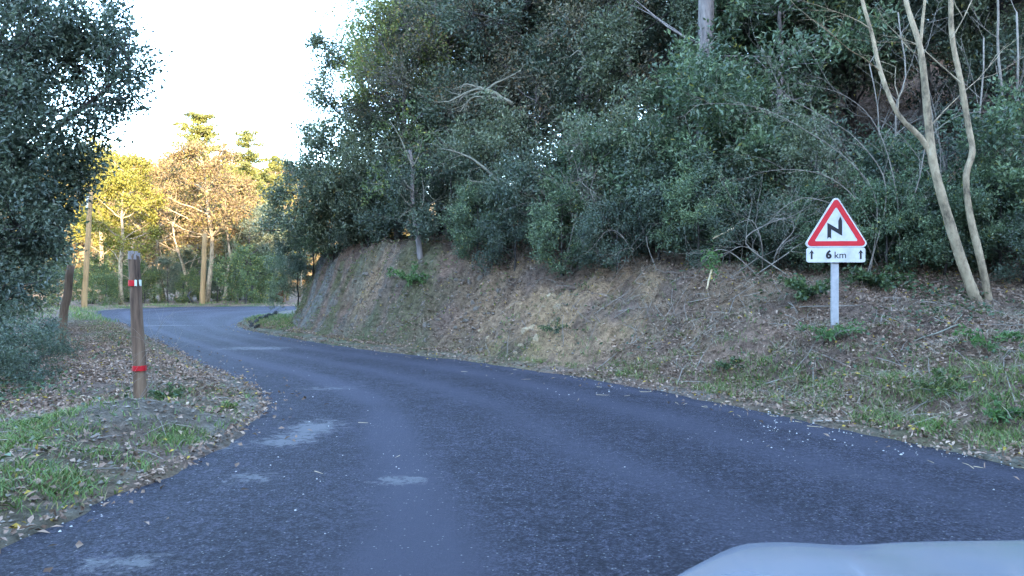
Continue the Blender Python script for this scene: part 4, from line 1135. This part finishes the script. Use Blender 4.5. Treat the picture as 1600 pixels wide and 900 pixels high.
# broken and cut wood lying at the top of the bank
def log(name, label, p, q, r0, r1, mat, bark=None, n=7, seed=0, cat='branch', group=None, embed=.3):
    p = Vector(p); q = Vector(q)
    e = tag(empty(name, p), label, cat, group)
    g = random.Random(seed)
    L = wobble((0, 0, 0), q - p, 5, .12, g)
    MB().tube(L, [r0 + (r1 - r0) * i / 5 for i in range(6)], n).build('wood', M[mat], e, True)
    if bark: 
        MB().tube([L[2] + Vector((0, .006, .004)), L[3] + Vector((0, .006, .004)), L[4] + Vector((0, .006, .004)), L[5] + Vector((0, .006, .004))], [r0 * .9] * 4, n).build('bark', M[bark], e, True)
    return e
log('broken_branch', 'freshly broken branch with bright splintered wood over the bramble hollow', at(1114, 373, 11.9), at(1150, 356, 12.0), .010, .022, 'fresh_wood', 'bark_oak', seed=1)
e = log('cut_sapling', 'cut sapling stake with a tuft of green leaves on the bank', at(1104, 452, 11.0), at(1112, 420, 11.1), .012, .015, 'fresh_wood', seed=2, cat='sapling')
tp = np.array(Vector(at(1112, 418, 11.1)) - Vector(e.location))
gp = np.random.default_rng(9)
P_ = tp + gp.normal(0, .07, (16, 3)) + np.array((0, 0, .1)); 
obj('leaves', leaf_mesh('cut_leaves', *sprig_leaves(P_, unit(gp.normal(size=(16, 3)) + np.array((0, 0, 1.0))), 9, .075, .03, .2, seed=10)), e, M['fern_leaf'])

def on_ground(u, v):
    """where the sight line through a picture point meets the ground (used to read a real place off the photograph)"""
    ds = np.linspace(3, 40, 900)
    x = (u - 800) / F_PX * ds; z = CAM_H + (VH - v) / F_PX * ds
    h = ground_z(x, ds)
    k = int(np.argmax(h > z))
    return (float(x[k]), float(ds[k]), float(h[k]))

FALL = 'fallen branches on the right bank'
for i, (a, b_, r_, lb) in enumerate([((1500, 507), (1425, 545), .012, 'long bare fallen branch pointing away from the foot of the pale stems'), ((1522, 478), (1490, 512), .010, 'short pale stick propped at the foot of the pale stems'), ((1560, 505), (1620, 520), .010, 'pale stick lying past the foot of the pale stems'),
      ((1235, 484), (1345, 482), .008, 'thin straight dead stem lying across behind the sign post'), ((1068, 545), (1080, 580), .009, 'pale curved twig hanging down the bare bank'), ((880, 545), (882, 500), .008, 'dark upright stick beside the ochre rock face'), ((1075, 480), (1110, 470), .008, 'bare stick lying below the cut sapling'),
      ((1190, 605), (1245, 596), .010, 'dark stick lying low on the bank left of the sign'), ((1270, 660), (1330, 664), .010, 'dark stick lying along the road edge below the sign'), ((960, 500), (1010, 470), .008, 'grey stick lying across the leaf litter under the bare soil'), ((1130, 505), (1150, 470), .008, 'grey stick slanting up the bank below the bramble hollow'), ((930, 580), (965, 555), .008, 'crooked stick near the grass tuft at the foot of the bank')]):
    p = Vector(on_ground(*a)); q = Vector(on_ground(*b_))
    if i == 5: q = p + Vector((.02, 0, .45))
    log('fallen_branch', lb, p + Vector((0, 0, r_ * .4)), q + Vector((0, 0, r_ + .03)), r_, r_ * .5, 'twig' if i not in (0, 1, 2, 4) else 'lichen', n=6, seed=20 + i, group=FALL)

# ------------------------------------------------------------------ rocks
def rock_mesh(name, seed, flat=.7):
    import bmesh
    bm = bmesh.new(); bmesh.ops.create_icosphere(bm, subdivisions=2, radius=1)
    g = np.random.default_rng(seed)
    pl_ = unit(g.normal(size=(9, 3))); off_ = g.uniform(.55, .9, 9)
    for v in bm.verts:
        p = np.array(v.co)
        for n_, o_ in zip(pl_, off_):
            k = p @ n_
            if k > o_: p = p - n_ * (k - o_)
        p = p * (1 + .06 * g.normal()); p[2] *= flat
        v.co = p
    me_ = bpy.data.meshes.new(name); bm.to_mesh(me_); bm.free()
    return me_
ROCKS = {k: [rock_mesh('rock%s%d' % (k, i), 50 + i * 7 + len(k)) for i in range(3)] for k in ('rock', 'rock_ochre', 'rock_dark')}
for k, ms in ROCKS.items():
    for me_ in ms: me_.materials.append(M[k])
def rock(kind, i, loc, s, rz, label, group):
    o = obj(kind if kind != 'rock' else 'stone', ROCKS[kind][i % 3])
    o.name = 'stone'
    o.location = loc; o.scale = (s, s * .8, s * .8); o.rotation_euler = (rz * .3, rz * .2, rz)
    tag(o, label, 'stone', group)
g = random.Random(61)
for i, (u, v, s) in enumerate([(822, 520, .17), (834, 512, .13), (838, 532, .12), (815, 540, .12), (752, 520, .12), (762, 532, .09), (742, 512, .08), (860, 462, .14), (872, 478, .10), (850, 480, .08), (806, 552, .09), (770, 520, .07)]):
    p = on_ground(u, v); rock('rock_ochre', i, (p[0], p[1] + .04, p[2] - s * .25), s, g.uniform(0, 6), 'pale ochre rock broken out of the bare part of the bank', 'ochre rocks in the bank')
for i, (u, v, s) in enumerate([(393, 511, .17), (400, 506, .19), (402, 512, .15), (408, 500, .2), (414, 498, .2), (421, 495, .22), (429, 493, .24), (391, 505, .15), (399, 499, .14)]):
    p = on_ground(u, v); rock('rock_dark', i, (p[0], p[1], p[2] + s * .2), s * .72, g.uniform(0, 6), 'dark stone edging the grass at the inside of the bend', 'dark stones inside the bend')
for i in range(120):
    u = g.uniform(445, 790); v = g.uniform(405, 556)
    p = on_ground(u, v); s = g.uniform(.04, .13)
    if p[1] > 30 or not (p[2] > .05): continue
    rock('rock', i, (p[0], p[1] + s * .5, p[2] - s * .1), s, g.uniform(0, 6), 'grey stone bedded in the steep mossy part of the bank', 'grey stones bedded in the bank')
for i, (u, v, s) in enumerate([(238, 632, .05), (318, 626, .06), (285, 598, .04), (300, 645, .035), (262, 668, .04), (340, 640, .035), (226, 655, .04), (306, 612, .03), (355, 622, .03), (250, 645, .03)]):
    p = on_ground(u, v); rock('rock', i, (p[0], p[1], p[2] - s * .1), s, g.uniform(0, 6), 'small pale stone on the verge around the marker post', 'stones around the marker post')

# ------------------------------------------------------------------ ground cover
def scatter(n, xr, yr, dens, seed):
    """random ground points kept with probability dens(x, y, info)"""
    gg = np.random.default_rng(seed)
    x = gg.uniform(*xr, n); y = gg.uniform(*yr, n)
    inf = ground_info(x, y)
    k = gg.random(n) < dens(x, y, inf)
    inf = tuple(a[k] for a in inf)
    x, y = x[k], y[k]
    return x, y, ground_z(x, y, inf), inf

def stuff_leaf(name, label, cat, x, y, z, L, W, mat, seed, up=1.2, rise=.0, tilt=.5, sprig=None):
    gg = np.random.default_rng(seed); n_ = len(x)
    base = np.stack([x, y, z + gg.uniform(.004, .03, n_) + rise * gg.random(n_)], -1)
    d = gg.normal(size=(n_, 3)); d[:, 2] *= tilt
    nn = gg.normal(size=(n_, 3)) * .55 + np.array((0, 0, up))
    lc = np.stack([gg.random(n_), np.clip(gg.normal(.5, .25, n_), 0, 1), gg.random(n_)], -1)
    me_ = leaf_mesh(name, base, d, nn, L * gg.uniform(.5, 1.3, n_), W * gg.uniform(.6, 1.2, n_), lc)
    return tag(obj(name, me_, None, M[mat]), label, cat, kind='stuff')

def near(y): return np.clip(1.25 - y / 34, .25, 1)
def d_litter(x, y, inf):
    dl, sl, dr, sr, ins, right = inf
    base = np.where(right, .85 * sstep(-.05, .25, dr) * (1 - .25 * sstep(9.5, 12.5, sr)), .62 * sstep(-.05, .35, dl))
    base = base * np.where(right, 1.0, .35 + .65 * sstep(6.8, 7.8, y)) * (.25 + .95 * sstep(.32, .6, fbm(x * 1.1, y * 1.1, 131, 4)))
    oc = np.exp(-((x - at(840, 0, 12.4)[0]) ** 2 + (y - 12.6) ** 2) / .9) + np.exp(-((x - at(1000, 0, 12.2)[0]) ** 2 + (y - 12.2) ** 2) / .9)
    base = base * (1 - .8 * np.clip(oc, 0, 1)) * (1 - .85 * np.where(right, 0, np.exp(-((x + 3.35) / .9) ** 2 - ((y - 6.6) / .55) ** 2)))
    return np.where(ins, .02 * sstep(.9, .1, np.minimum(dl, dr)) + .5 * sstep(.22, .02, np.minimum(dl, dr)), base) * near(y)
x, y, z, inf = scatter(620000, (-14, 11), (3.4, 26), d_litter, 140)
stuff_leaf('leaf_litter', 'fallen brown leaves strewn over the bank and verges', 'leaf litter', x, y, np.where(inf[4], np.maximum(.010, z), z), .052, .033, 'litter', 141, tilt=.55)

def blades(name, label, cat, x, y, z, h, w, mat, seed, lean=.5, k=4, spread=.03):
    gg = np.random.default_rng(seed)
    x = np.repeat(x, k) + gg.normal(0, spread, len(x) * k); y = np.repeat(y, k) + gg.normal(0, spread, len(y) * k); z = np.repeat(z, k); h = np.repeat(h, k)
    n_ = len(x)
    hh = h * gg.uniform(.5, 1.2, n_)
    a = gg.uniform(0, 6.283, n_); ln_ = gg.normal(0, lean, (n_, 2))
    side = np.stack([np.cos(a), np.sin(a), 0 * a], -1)
    b0 = np.stack([x, y, z - .01], -1)
    mid = b0 + np.stack([ln_[:, 0] * hh * .35, ln_[:, 1] * hh * .35, hh * .6], -1)
    tip_ = b0 + np.stack([ln_[:, 0] * hh, ln_[:, 1] * hh, hh], -1)
    w_ = w * gg.uniform(.6, 1.3, n_)[:, None]
    v = np.stack([b0 - side * w_, b0 + side * w_, mid + side * w_ * .8, mid - side * w_ * .8, mid - side * w_ * .8, mid + side * w_ * .8, tip_ + side * w_ * .15, tip_ - side * w_ * .15], 1).reshape(-1, 3)
    me_ = mesh_np(name, v, quads=np.arange(len(v)).reshape(-1, 4))
    lc = np.stack([gg.random(n_), np.clip(gg.normal(.5, .25, n_), 0, 1), gg.random(n_)], -1)
    set_col(me_, 'lc', np.repeat(lc, 8, axis=0).astype(np.float32))
    return tag(obj(name, me_, None, M[mat]), label, cat, kind='stuff')

def gblob(x, y, u, v, rx, ry):
    p = on_ground(u, v); return np.exp(-((x - p[0]) / rx) ** 2 - ((y - p[1]) / ry) ** 2)
GB = [(100, 752, .42, .15), (20, 780, .4, .18), (190, 726, .28, .12), (45, 695, .25, .25), (60, 660, .22, .25), (275, 688, .2, .2), (330, 668, .1, .12), (365, 610, .2, .3)]
def d_grass_l(x, y, inf):
    dl, sl, dr, sr, ins, right = inf
    b_ = sum(gblob(x, y, *q) for q in GB)
    lane = sstep(10.2, 12.5, sl) * sstep(.05, .3, dl) * sstep(1.5, .7, dl) * 1.1
    return np.where(right | ins, 0, np.clip(b_ * 1.0 + lane + .04, 0, 1)) * (.25 + .75 * sstep(.35, .55, fbm(x * 3, y * 3, 151, 3)))
x, y, z, inf = scatter(24000, (-16, -2.3), (3.4, 30), d_grass_l, 150)
x2, y2, z2, inf2 = scatter(22000, (-5.2, -2.4), (3.6, 9), d_grass_l, 152)
x = np.concatenate([x, x2]); y = np.concatenate([y, y2]); z = np.concatenate([z, z2])
blades('grass', 'short green grass along the outer verge', 'grass', x, y, z, np.full(len(x), .060), .0042, 'grass', 153, k=4, lean=.8)
x, y, z, inf = scatter(3500, (-30, -8), (26, 55), lambda x, y, i: np.where(i[4] | i[5], 0, sstep(3.5, .4, i[0])), 154)
blades('grass', 'thin grass strip along the far side of the bend', 'grass', x, y, z, np.full(len(x), .16), .012, 'grass', 155, k=5, spread=.15)
GR = [(990, 588, .35, .25), (1180, 612, .4, .3), (1560, 690, .7, .4), (1490, 670, .5, .3), (1380, 650, .5, .3), (1400, 615, .45, .4), (1220, 580, .4, .4), (1330, 590, .4, .3), (1550, 590, .5, .5), (1130, 600, .3, .2), (1440, 570, .4, .4)]
def d_grass_r(x, y, inf):
    dl, sl, dr, sr, ins, right = inf
    b_ = sum(gblob(x, y, *q) for q in GR) * .6
    low = sstep(2.2, .3, dr) * .20 * sstep(11, 8, sr)
    return np.where(right & ~ins & (dr > .12), np.clip(b_ + low, 0, 1), 0) * (.2 + .8 * sstep(.38, .58, fbm(x * 3.3, y * 3.3, 161, 3)))
x, y, z, inf = scatter(80000, (-2, 8), (4, 14), d_grass_r, 160)
blades('grass', 'ragged green grass low on the right bank', 'grass', x, y, z, np.full(len(x), .085), .0038, 'grass', 163, lean=.7, k=4)
x, y, z, inf = scatter(2600, (-11, -6), (20, 30), lambda x, y, i: np.where(i[5] & ~i[4], sstep(2.2, 1.2, i[2]) * sstep(.05, .3, i[2]), 0), 164)
blades('grass', 'small patch of grass behind the dark stones inside the bend', 'grass', x, y, z, np.full(len(x), .10), .008, 'grass', 165, k=4, spread=.08)

# dry stems and twigs matted on the bank
def d_straw(x, y, inf):
    dl, sl, dr, sr, ins, right = inf
    return np.where(right & ~ins, sstep(.1, .5, dr) * sstep(6.5, 4, dr) * (1 - .6 * sstep(9.2, 10.5, sr)), 0) * (.15 + .85 * sstep(.36, .6, fbm(x * 1.4, y * 1.4, 171, 3)))
x, y, z, inf = scatter(60000, (-3, 9), (4, 16), d_straw, 170)
blades('dry_stems', 'dry straw-coloured stems matted over the right bank', 'dry grass', x, y, z + .005, np.full(len(x), .09), .0032, 'straw', 172, lean=1.8, k=2, spread=.05)
def twig_stuff(name, label, x, y, z, Lr, r_, seed, mat='twig', flat=False):
    gg = np.random.default_rng(seed); mb = MB(); n_ = len(x)
    L_ = gg.uniform(*Lr, n_); th = gg.uniform(0, 6.283, n_)
    dx, dy = np.cos(th) * L_ / 2, np.sin(th) * L_ / 2
    if flat:
        z1 = z2 = zm = np.full(n_, .004)
    else:                                          # follow the local slope
        z1 = ground_z(x - dx, y - dy) + .012; z2 = ground_z(x + dx, y + dy) + .012
        zm = np.maximum(z, (z1 + z2) / 2) + .015
    k = gg.uniform(-.15, .15, n_)
    for i in range(n_):
        mb.tube([(x[i] - dx[i], y[i] - dy[i], z1[i]), (x[i] - dy[i] * k[i], y[i] + dx[i] * k[i], zm[i]), (x[i] + dx[i], y[i] + dy[i], z2[i])], [r_, r_ * .8, r_ * .4], 3, cap=False)
    return tag(mb.build(name, M[mat], None), label, 'twigs', kind='stuff')
x, y, z, inf = scatter(3200, (-2.5, 8.5), (5, 14.5), lambda x, y, i: d_straw(x, y, i) * .9, 180)
twig_stuff('twigs', 'loose grey twigs scattered over the right bank', x, y, z, (.15, .7), .0048, 181)
x, y, z, inf = scatter(260, (-6.5, -2.6), (4, 13), lambda x, y, i: np.where(i[4] | i[5], 0, .8), 182)
twig_stuff('twigs', 'loose twigs scattered around the marker post', x, y, z, (.1, .4), .004, 183)
x, y, z, inf = scatter(520, (-2, 5.5), (3, 14), lambda x, y, i: np.where(i[4], .05 + .6 * sstep(2.2, .2, i[2]), 0), 184)
twig_stuff('road_straws', 'dry straws and bits of twig lying on the asphalt', x, y, z * 0 + .0, (.04, .16), .0025, 185, 'fresh_wood', flat=True)

# ivy and seedlings on the ground
def d_ivy(x, y, inf):
    dl, sl, dr, sr, ins, right = inf
    top = np.where(right, sstep(1.6, 3.4, dr) * sstep(6, 4, dr) * .8, sstep(1.6, 3.2, dl) * .8)
    low = np.where(right, sstep(.3, .9, dr) * .30 * sstep(10.5, 8, sr), .08)
    return np.where(ins, 0, (top + low) * sstep(.47, .62, fbm(x * 1.6, y * 1.6, 191, 4)))
x, y, z, inf = scatter(70000, (-10, 10), (4, 19), d_ivy, 190)
stuff_leaf('ivy', 'creeping ivy and seedlings over the top of the bank', 'ground cover', x, y, z, .062, .045, 'ivy', 192, rise=.12, tilt=.6)
x, y, z, inf = scatter(30000, (-9, 0), (13, 27), lambda x, y, i: np.where(i[5] & ~i[4], sstep(.2, .6, i[2]) * sstep(4, 2.5, i[2]) * sstep(.44, .6, fbm(x * 2.1, y * 2.1, 195, 4)) * .7, 0), 194)
stuff_leaf('moss_tufts', 'mossy tufts and little plants on the steep bank', 'moss', x, y, z - .012, .06, .035, 'grass', 196, tilt=1.2, up=.5)

# loose chippings
def chips(name, label, x, y, z, smin, smax, seed, mat='chip'):
    gg = np.random.default_rng(seed); n_ = len(x)
    oct_ = np.array([(1, 0, 0), (0, 1, 0), (-1, 0, 0), (0, -1, 0), (0, 0, .7), (0, 0, -.5)])
    ft = np.array([(0, 1, 4), (1, 2, 4), (2, 3, 4), (3, 0, 4), (1, 0, 5), (2, 1, 5), (3, 2, 5), (0, 3, 5)])
    s_ = gg.uniform(smin, smax, n_) * gg.uniform(.6, 1.0, n_)
    v = oct_[None] * (1 + gg.uniform(-.3, .3, (n_, 6, 3))) * s_[:, None, None]
    a = gg.uniform(0, 6.28, n_); ca, sa = np.cos(a)[:, None], np.sin(a)[:, None]
    vx = v[..., 0] * ca - v[..., 1] * sa; vy = v[..., 0] * sa + v[..., 1] * ca
    v = np.stack([vx + x[:, None], vy + y[:, None], v[..., 2] + (z + s_ * .3)[:, None]], -1).reshape(-1, 3)
    f_ = (ft[None] + (np.arange(n_) * 6)[:, None, None]).reshape(-1, 3)
    me_ = mesh_np(name, v, tris=f_)
    return tag(obj(name, me_, None, M[mat]), label, 'gravel', kind='stuff')
x, y, z, inf = scatter(42000, (-6, 6.5), (3, 20), lambda x, y, i: np.where(i[4], .014 + .55 * sstep(2.0, .6, i[2]) * sstep(.0, .3, i[2]) * sstep(8.6, 6.8, i[3]) * sstep(.42, .62, fbm(x * 1.3, y * 1.3, 201, 3)) + .5 * sstep(.35, .05, np.minimum(i[0], i[2])) * near(y), 0), 200)
chips('gravel', 'loose pale chippings scattered on the asphalt', x, y, z * 0 + .003, .004, .012, 202)
x, y, z, inf = scatter(20000, (-9, 6.5), (3, 22), lambda x, y, i: np.where(i[4], 0, sstep(.7, .02, np.minimum(i[0], i[2])) * .8 * near(y)), 204)
chips('gravel', 'gravel and grit along the edges of the asphalt', x, y, z, .006, .018, 205, 'rock')

x, y, z, inf = scatter(5200, (-6, -2.4), (4, 12.5), lambda x, y, i: np.where(i[4] | i[5], 0, .15 + .85 * sstep(.4, .62, fbm(x * 1.5, y * 1.5, 207, 3))), 206)
chips('clods', 'earth clods and little stones on the verge around the marker post', x, y, z, .008, .028, 208, 'rock')

x, y, z, inf = scatter(26000, (-9, 1.5), (10, 27), lambda x, y, i: np.where(i[5] & ~i[4], sstep(.15, .5, i[2]) * sstep(4.2, 2.5, i[2]) * sstep(8.6, 10.5, i[3]) * (.15 + .85 * sstep(.42, .6, fbm(x * 2.4, y * 2.4, 211, 3))), 0), 210)
chips('rubble', 'broken slaty rubble on the steep part of the bank', x, y, z - .006, .010, .042, 212, 'rock')

# single plants on the bank
def frond_plant(label, u, v, n, L, mat, seed, leaf=(.05, .022), cat='plant', name='leafy_plant'):
    x, y, z = on_ground(u, v)
    e = tag(empty(name, (x, y, z)), label, cat)
    g = random.Random(seed); mb = MB(); P_ = []; D_ = []
    for i in range(n):
        a = g.uniform(0, 6.283); d_ = Vector((math.cos(a), math.sin(a) - .4, g.uniform(.6, 1.6))).normalized(); p = Vector((0, 0, -.03)); pts = [p]
        for k in range(6):
            d_ = (d_ + Vector((0, 0, -.14))).normalized(); p = p + d_ * L / 6; pts.append(p)
            if k > 0:
                for _ in range(2): P_.append(tuple(p)); D_.append(tuple(d_))
        mb.tube(pts, [.004] * 5 + [.003, .002], 3, cap=False)
    mb.build('stems', M['fern_leaf'] if False else M['twig'], e)
    obj('leaves', leaf_mesh('plant_leaves', *sprig_leaves(np.array(P_), unit(np.array(D_)), 5, leaf[0], leaf[1], L * .14, .5, seed=seed)), e, M[mat])
    return e
frond_plant('bright green fern hanging on the bank below the small lichened tree', 642, 440, 16, .55, 'fern_leaf', 1, (.09, .035), name='fern', cat='fern')
frond_plant('green creeper climbing around the foot of the sign post', 1298, 530, 10, .42, 'fern_leaf', 2, name='creeper')
frond_plant('low dark ivy clump left of the sign post', 1258, 462, 12, .42, 'ivy', 3, (.07, .05))
frond_plant('small green seedling tuft beside the ochre rock face', 868, 520, 8, .28, 'ivy', 4)
frond_plant('leafy clump just under the shrubs left of the bramble hollow', 968, 400, 10, .35, 'ivy', 5, (.07, .04))
frond_plant('small dark plant on the bare soil at the top of the bank', 955, 420, 6, .22, 'ivy', 6)
frond_plant('light green seedling on the bank below the pale stems', 1545, 548, 8, .36, 'fern_leaf', 7, (.06, .03))
frond_plant('yellowing herb low on the bank beyond the sign', 1470, 620, 9, .28, 'mid_leaf', 8, (.06, .03))
frond_plant('ivy clump right of the sign post under the shrubs', 1370, 448, 14, .5, 'ivy', 9, (.075, .05))
frond_plant('pale green herb near the road edge below the pale stems', 1565, 655, 8, .22, 'fern_leaf', 10)
frond_plant('leafy herb low on the bank between the sign and the grass tuft', 1140, 575, 7, .2, 'ivy', 11)
frond_plant('low green herb on the verge right beside the marker post', 262, 622, 7, .18, 'ivy', 12)
frond_plant('small green weed at the road edge past the marker post', 350, 640, 6, .12, 'grass', 13)
bare_shrub('dry_weed', 'dry leafless weed stalks around the base of the marker post', 208, 7.85, [[(205, 625), (203, 600), (196, 575)], [(212, 625), (206, 595), (207, 560)], [(200, 625), (192, 605), (190, 590)], [(225, 625), (236, 590), (233, 560)], [(228, 625), (238, 600), (250, 570)]], .004, 1, 30, n=2, cat='weed')

# ------------------------------------------------------------------ the white car at the right
car = tag(empty('car', (1.08, -.55, .0)), 'light silver-white car whose bonnet shows at the road edge of the view', 'car')
HW = .90
#  y from the front axle side: body stations (y, half width, top z)
def hood_z(x, y):
    """bonnet surface in car coordinates"""
    top = np.interp(y, [.9, 1.2, 1.5, 1.75, 1.9, 2.02, 2.12, 2.22, 2.30], [1.0, .968, .925, .878, .846, .815, .77, .70, .62])
    w = np.interp(y, [.9, 1.4, 1.7, 1.85, 2.0, 2.1, 2.2, 2.3], [.92, .915, .90, .875, .80, .72, .60, .40])
    q = np.abs(x) / w
    z = top - .02 * q ** 2 - .30 * np.clip(q - .80, 0, .4) ** 1.6 * 3.2
    z = z + .007 * np.exp(-((np.abs(x) - .60) / .10) ** 2) - .004 * np.exp(-((np.abs(x) - .44) / .07) ** 2)
    return z
ys = np.linspace(.9, 2.30, 44); us = np.linspace(-1, 1, 61)
wv = np.interp(ys, [.9, 1.4, 1.7, 1.85, 2.0, 2.1, 2.2, 2.3], [.92, .915, .90, .875, .80, .72, .60, .40])
V = []
for yy, w_ in zip(ys, wv):
    for u_ in us:
        V.append((u_ * w_, yy, float(hood_z(np.array(u_ * w_), yy))))
V = np.array(V); n_ = len(us)
ii = np.arange(len(V)).reshape(-1, n_)
Q = np.stack([ii[:-1, :-1], ii[:-1, 1:], ii[1:, 1:], ii[1:, :-1]], -1).reshape(-1, 4)
hood = obj('bonnet', mesh_np('bonnet', V, quads=Q, smooth=True), car, M['car_paint'])
# body below the bonnet line, built as rings around the car
ring_y = [-2.05, -1.95, -1.5, -.6, .3, .9, 1.4, 1.7, 1.85, 2.0, 2.1, 2.2, 2.3]
ring_w = [.55, .78, .90, .93, .93, .92, .915, .90, .875, .80, .72, .60, .40]
ring_t = [.80, .95, 1.0, .99, .985, .92, .83, .78, .74, .70, .66, .60, .55]
mb = MB()
prof = [(.86, .22), (1.0, .34), (1.03, .55), (1.015, .72), (1.0, 1.0)]
for yy, w_, t_ in zip(ring_y, ring_w, ring_t):
    row = [(w_ * a, yy, .22 + (t_ - .22) * (z_ - .22) / .78) for a, z_ in prof]
    mb.v += row + [(-p[0], p[1], p[2]) for p in reversed(row)]
m_ = 2 * len(prof)
for i in range(len(ring_y) - 1):
    for k in range(m_):
        k2 = (k + 1) % m_
        if k == len(prof) - 1 and ring_y[i] >= .9: continue
        mb.f.append((i * m_ + k, (i + 1) * m_ + k, (i + 1) * m_ + k2, i * m_ + k2))
mb.f.append(tuple(range(m_))); mb.f.append(tuple((len(ring_y) - 1) * m_ + k for k in reversed(range(m_))))
mb.build('body', M['car_paint'], car, True)
# cabin
mb = MB()
cab = [(-1.95, .62, .98, .60), (-1.35, .74, 1.42, .58), (-.6, .84, 1.47, .62), (.05, .84, 1.45, .62), (.85, .86, 1.0, .80)]
for yy, w0, zt, w1 in cab:
    mb.v += [(-w0, yy, .97), (-w1, yy, zt), (w1, yy, zt), (w0, yy, .97)]
for i in range(len(cab) - 1):
    for k in range(3): mb.f.append((i * 4 + k, i * 4 + k + 1, (i + 1) * 4 + k + 1, (i + 1) * 4 + k))
mb.build('windows', M['car_glass'], car)
mb = MB()
for (yy, w0, zt, w1) in cab[1:4]: mb.v += [(-w1 - .03, yy, zt - .02), (-w1 * .9, yy, zt + .012), (w1 * .9, yy, zt + .012), (w1 + .03, yy, zt - .02)]
for i in range(2):
    for k in range(3): mb.f.append((i * 4 + k, i * 4 + k + 1, (i + 1) * 4 + k + 1, (i + 1) * 4 + k))
mb.build('roof', M['car_paint'], car, True)
for s_ in (-1, 1):
    MB().tube([(s_ * .87, .86, .99), (s_ * .65, .05, 1.45)], [.035, .03], 8).build('pillar', M['car_paint'], car, True)
    mr_ = MB().tube([(s_ * .93, .62, 1.00), (s_ * 1.0, .60, 1.01), (s_ * 1.02, .60, 1.01)], [.03, .075, .06], 10); mr_.build('mirror', M['car_paint'], car, True)
    MB().tube([(s_ * .60, 2.16, .64), (s_ * .72, 2.06, .655), (s_ * .79, 1.98, .66)], [.05, .06, .035], 10).build('headlight', M['lamp_glass'], car, True)
    for yy in (1.55, -1.25):
        wh = MB().tube([(s_ * .74, yy, .31), (s_ * .76, yy, .31), (s_ * .92, yy, .31), (s_ * .945, yy, .31)], [.28, .31, .31, .27], 24).build('wheel', M['tyre'], car, True)
        MB().tube([(s_ * .93, yy, .31), (s_ * .955, yy, .31)], [.20, .18], 20).build('rim', M['rim'], wh, True)
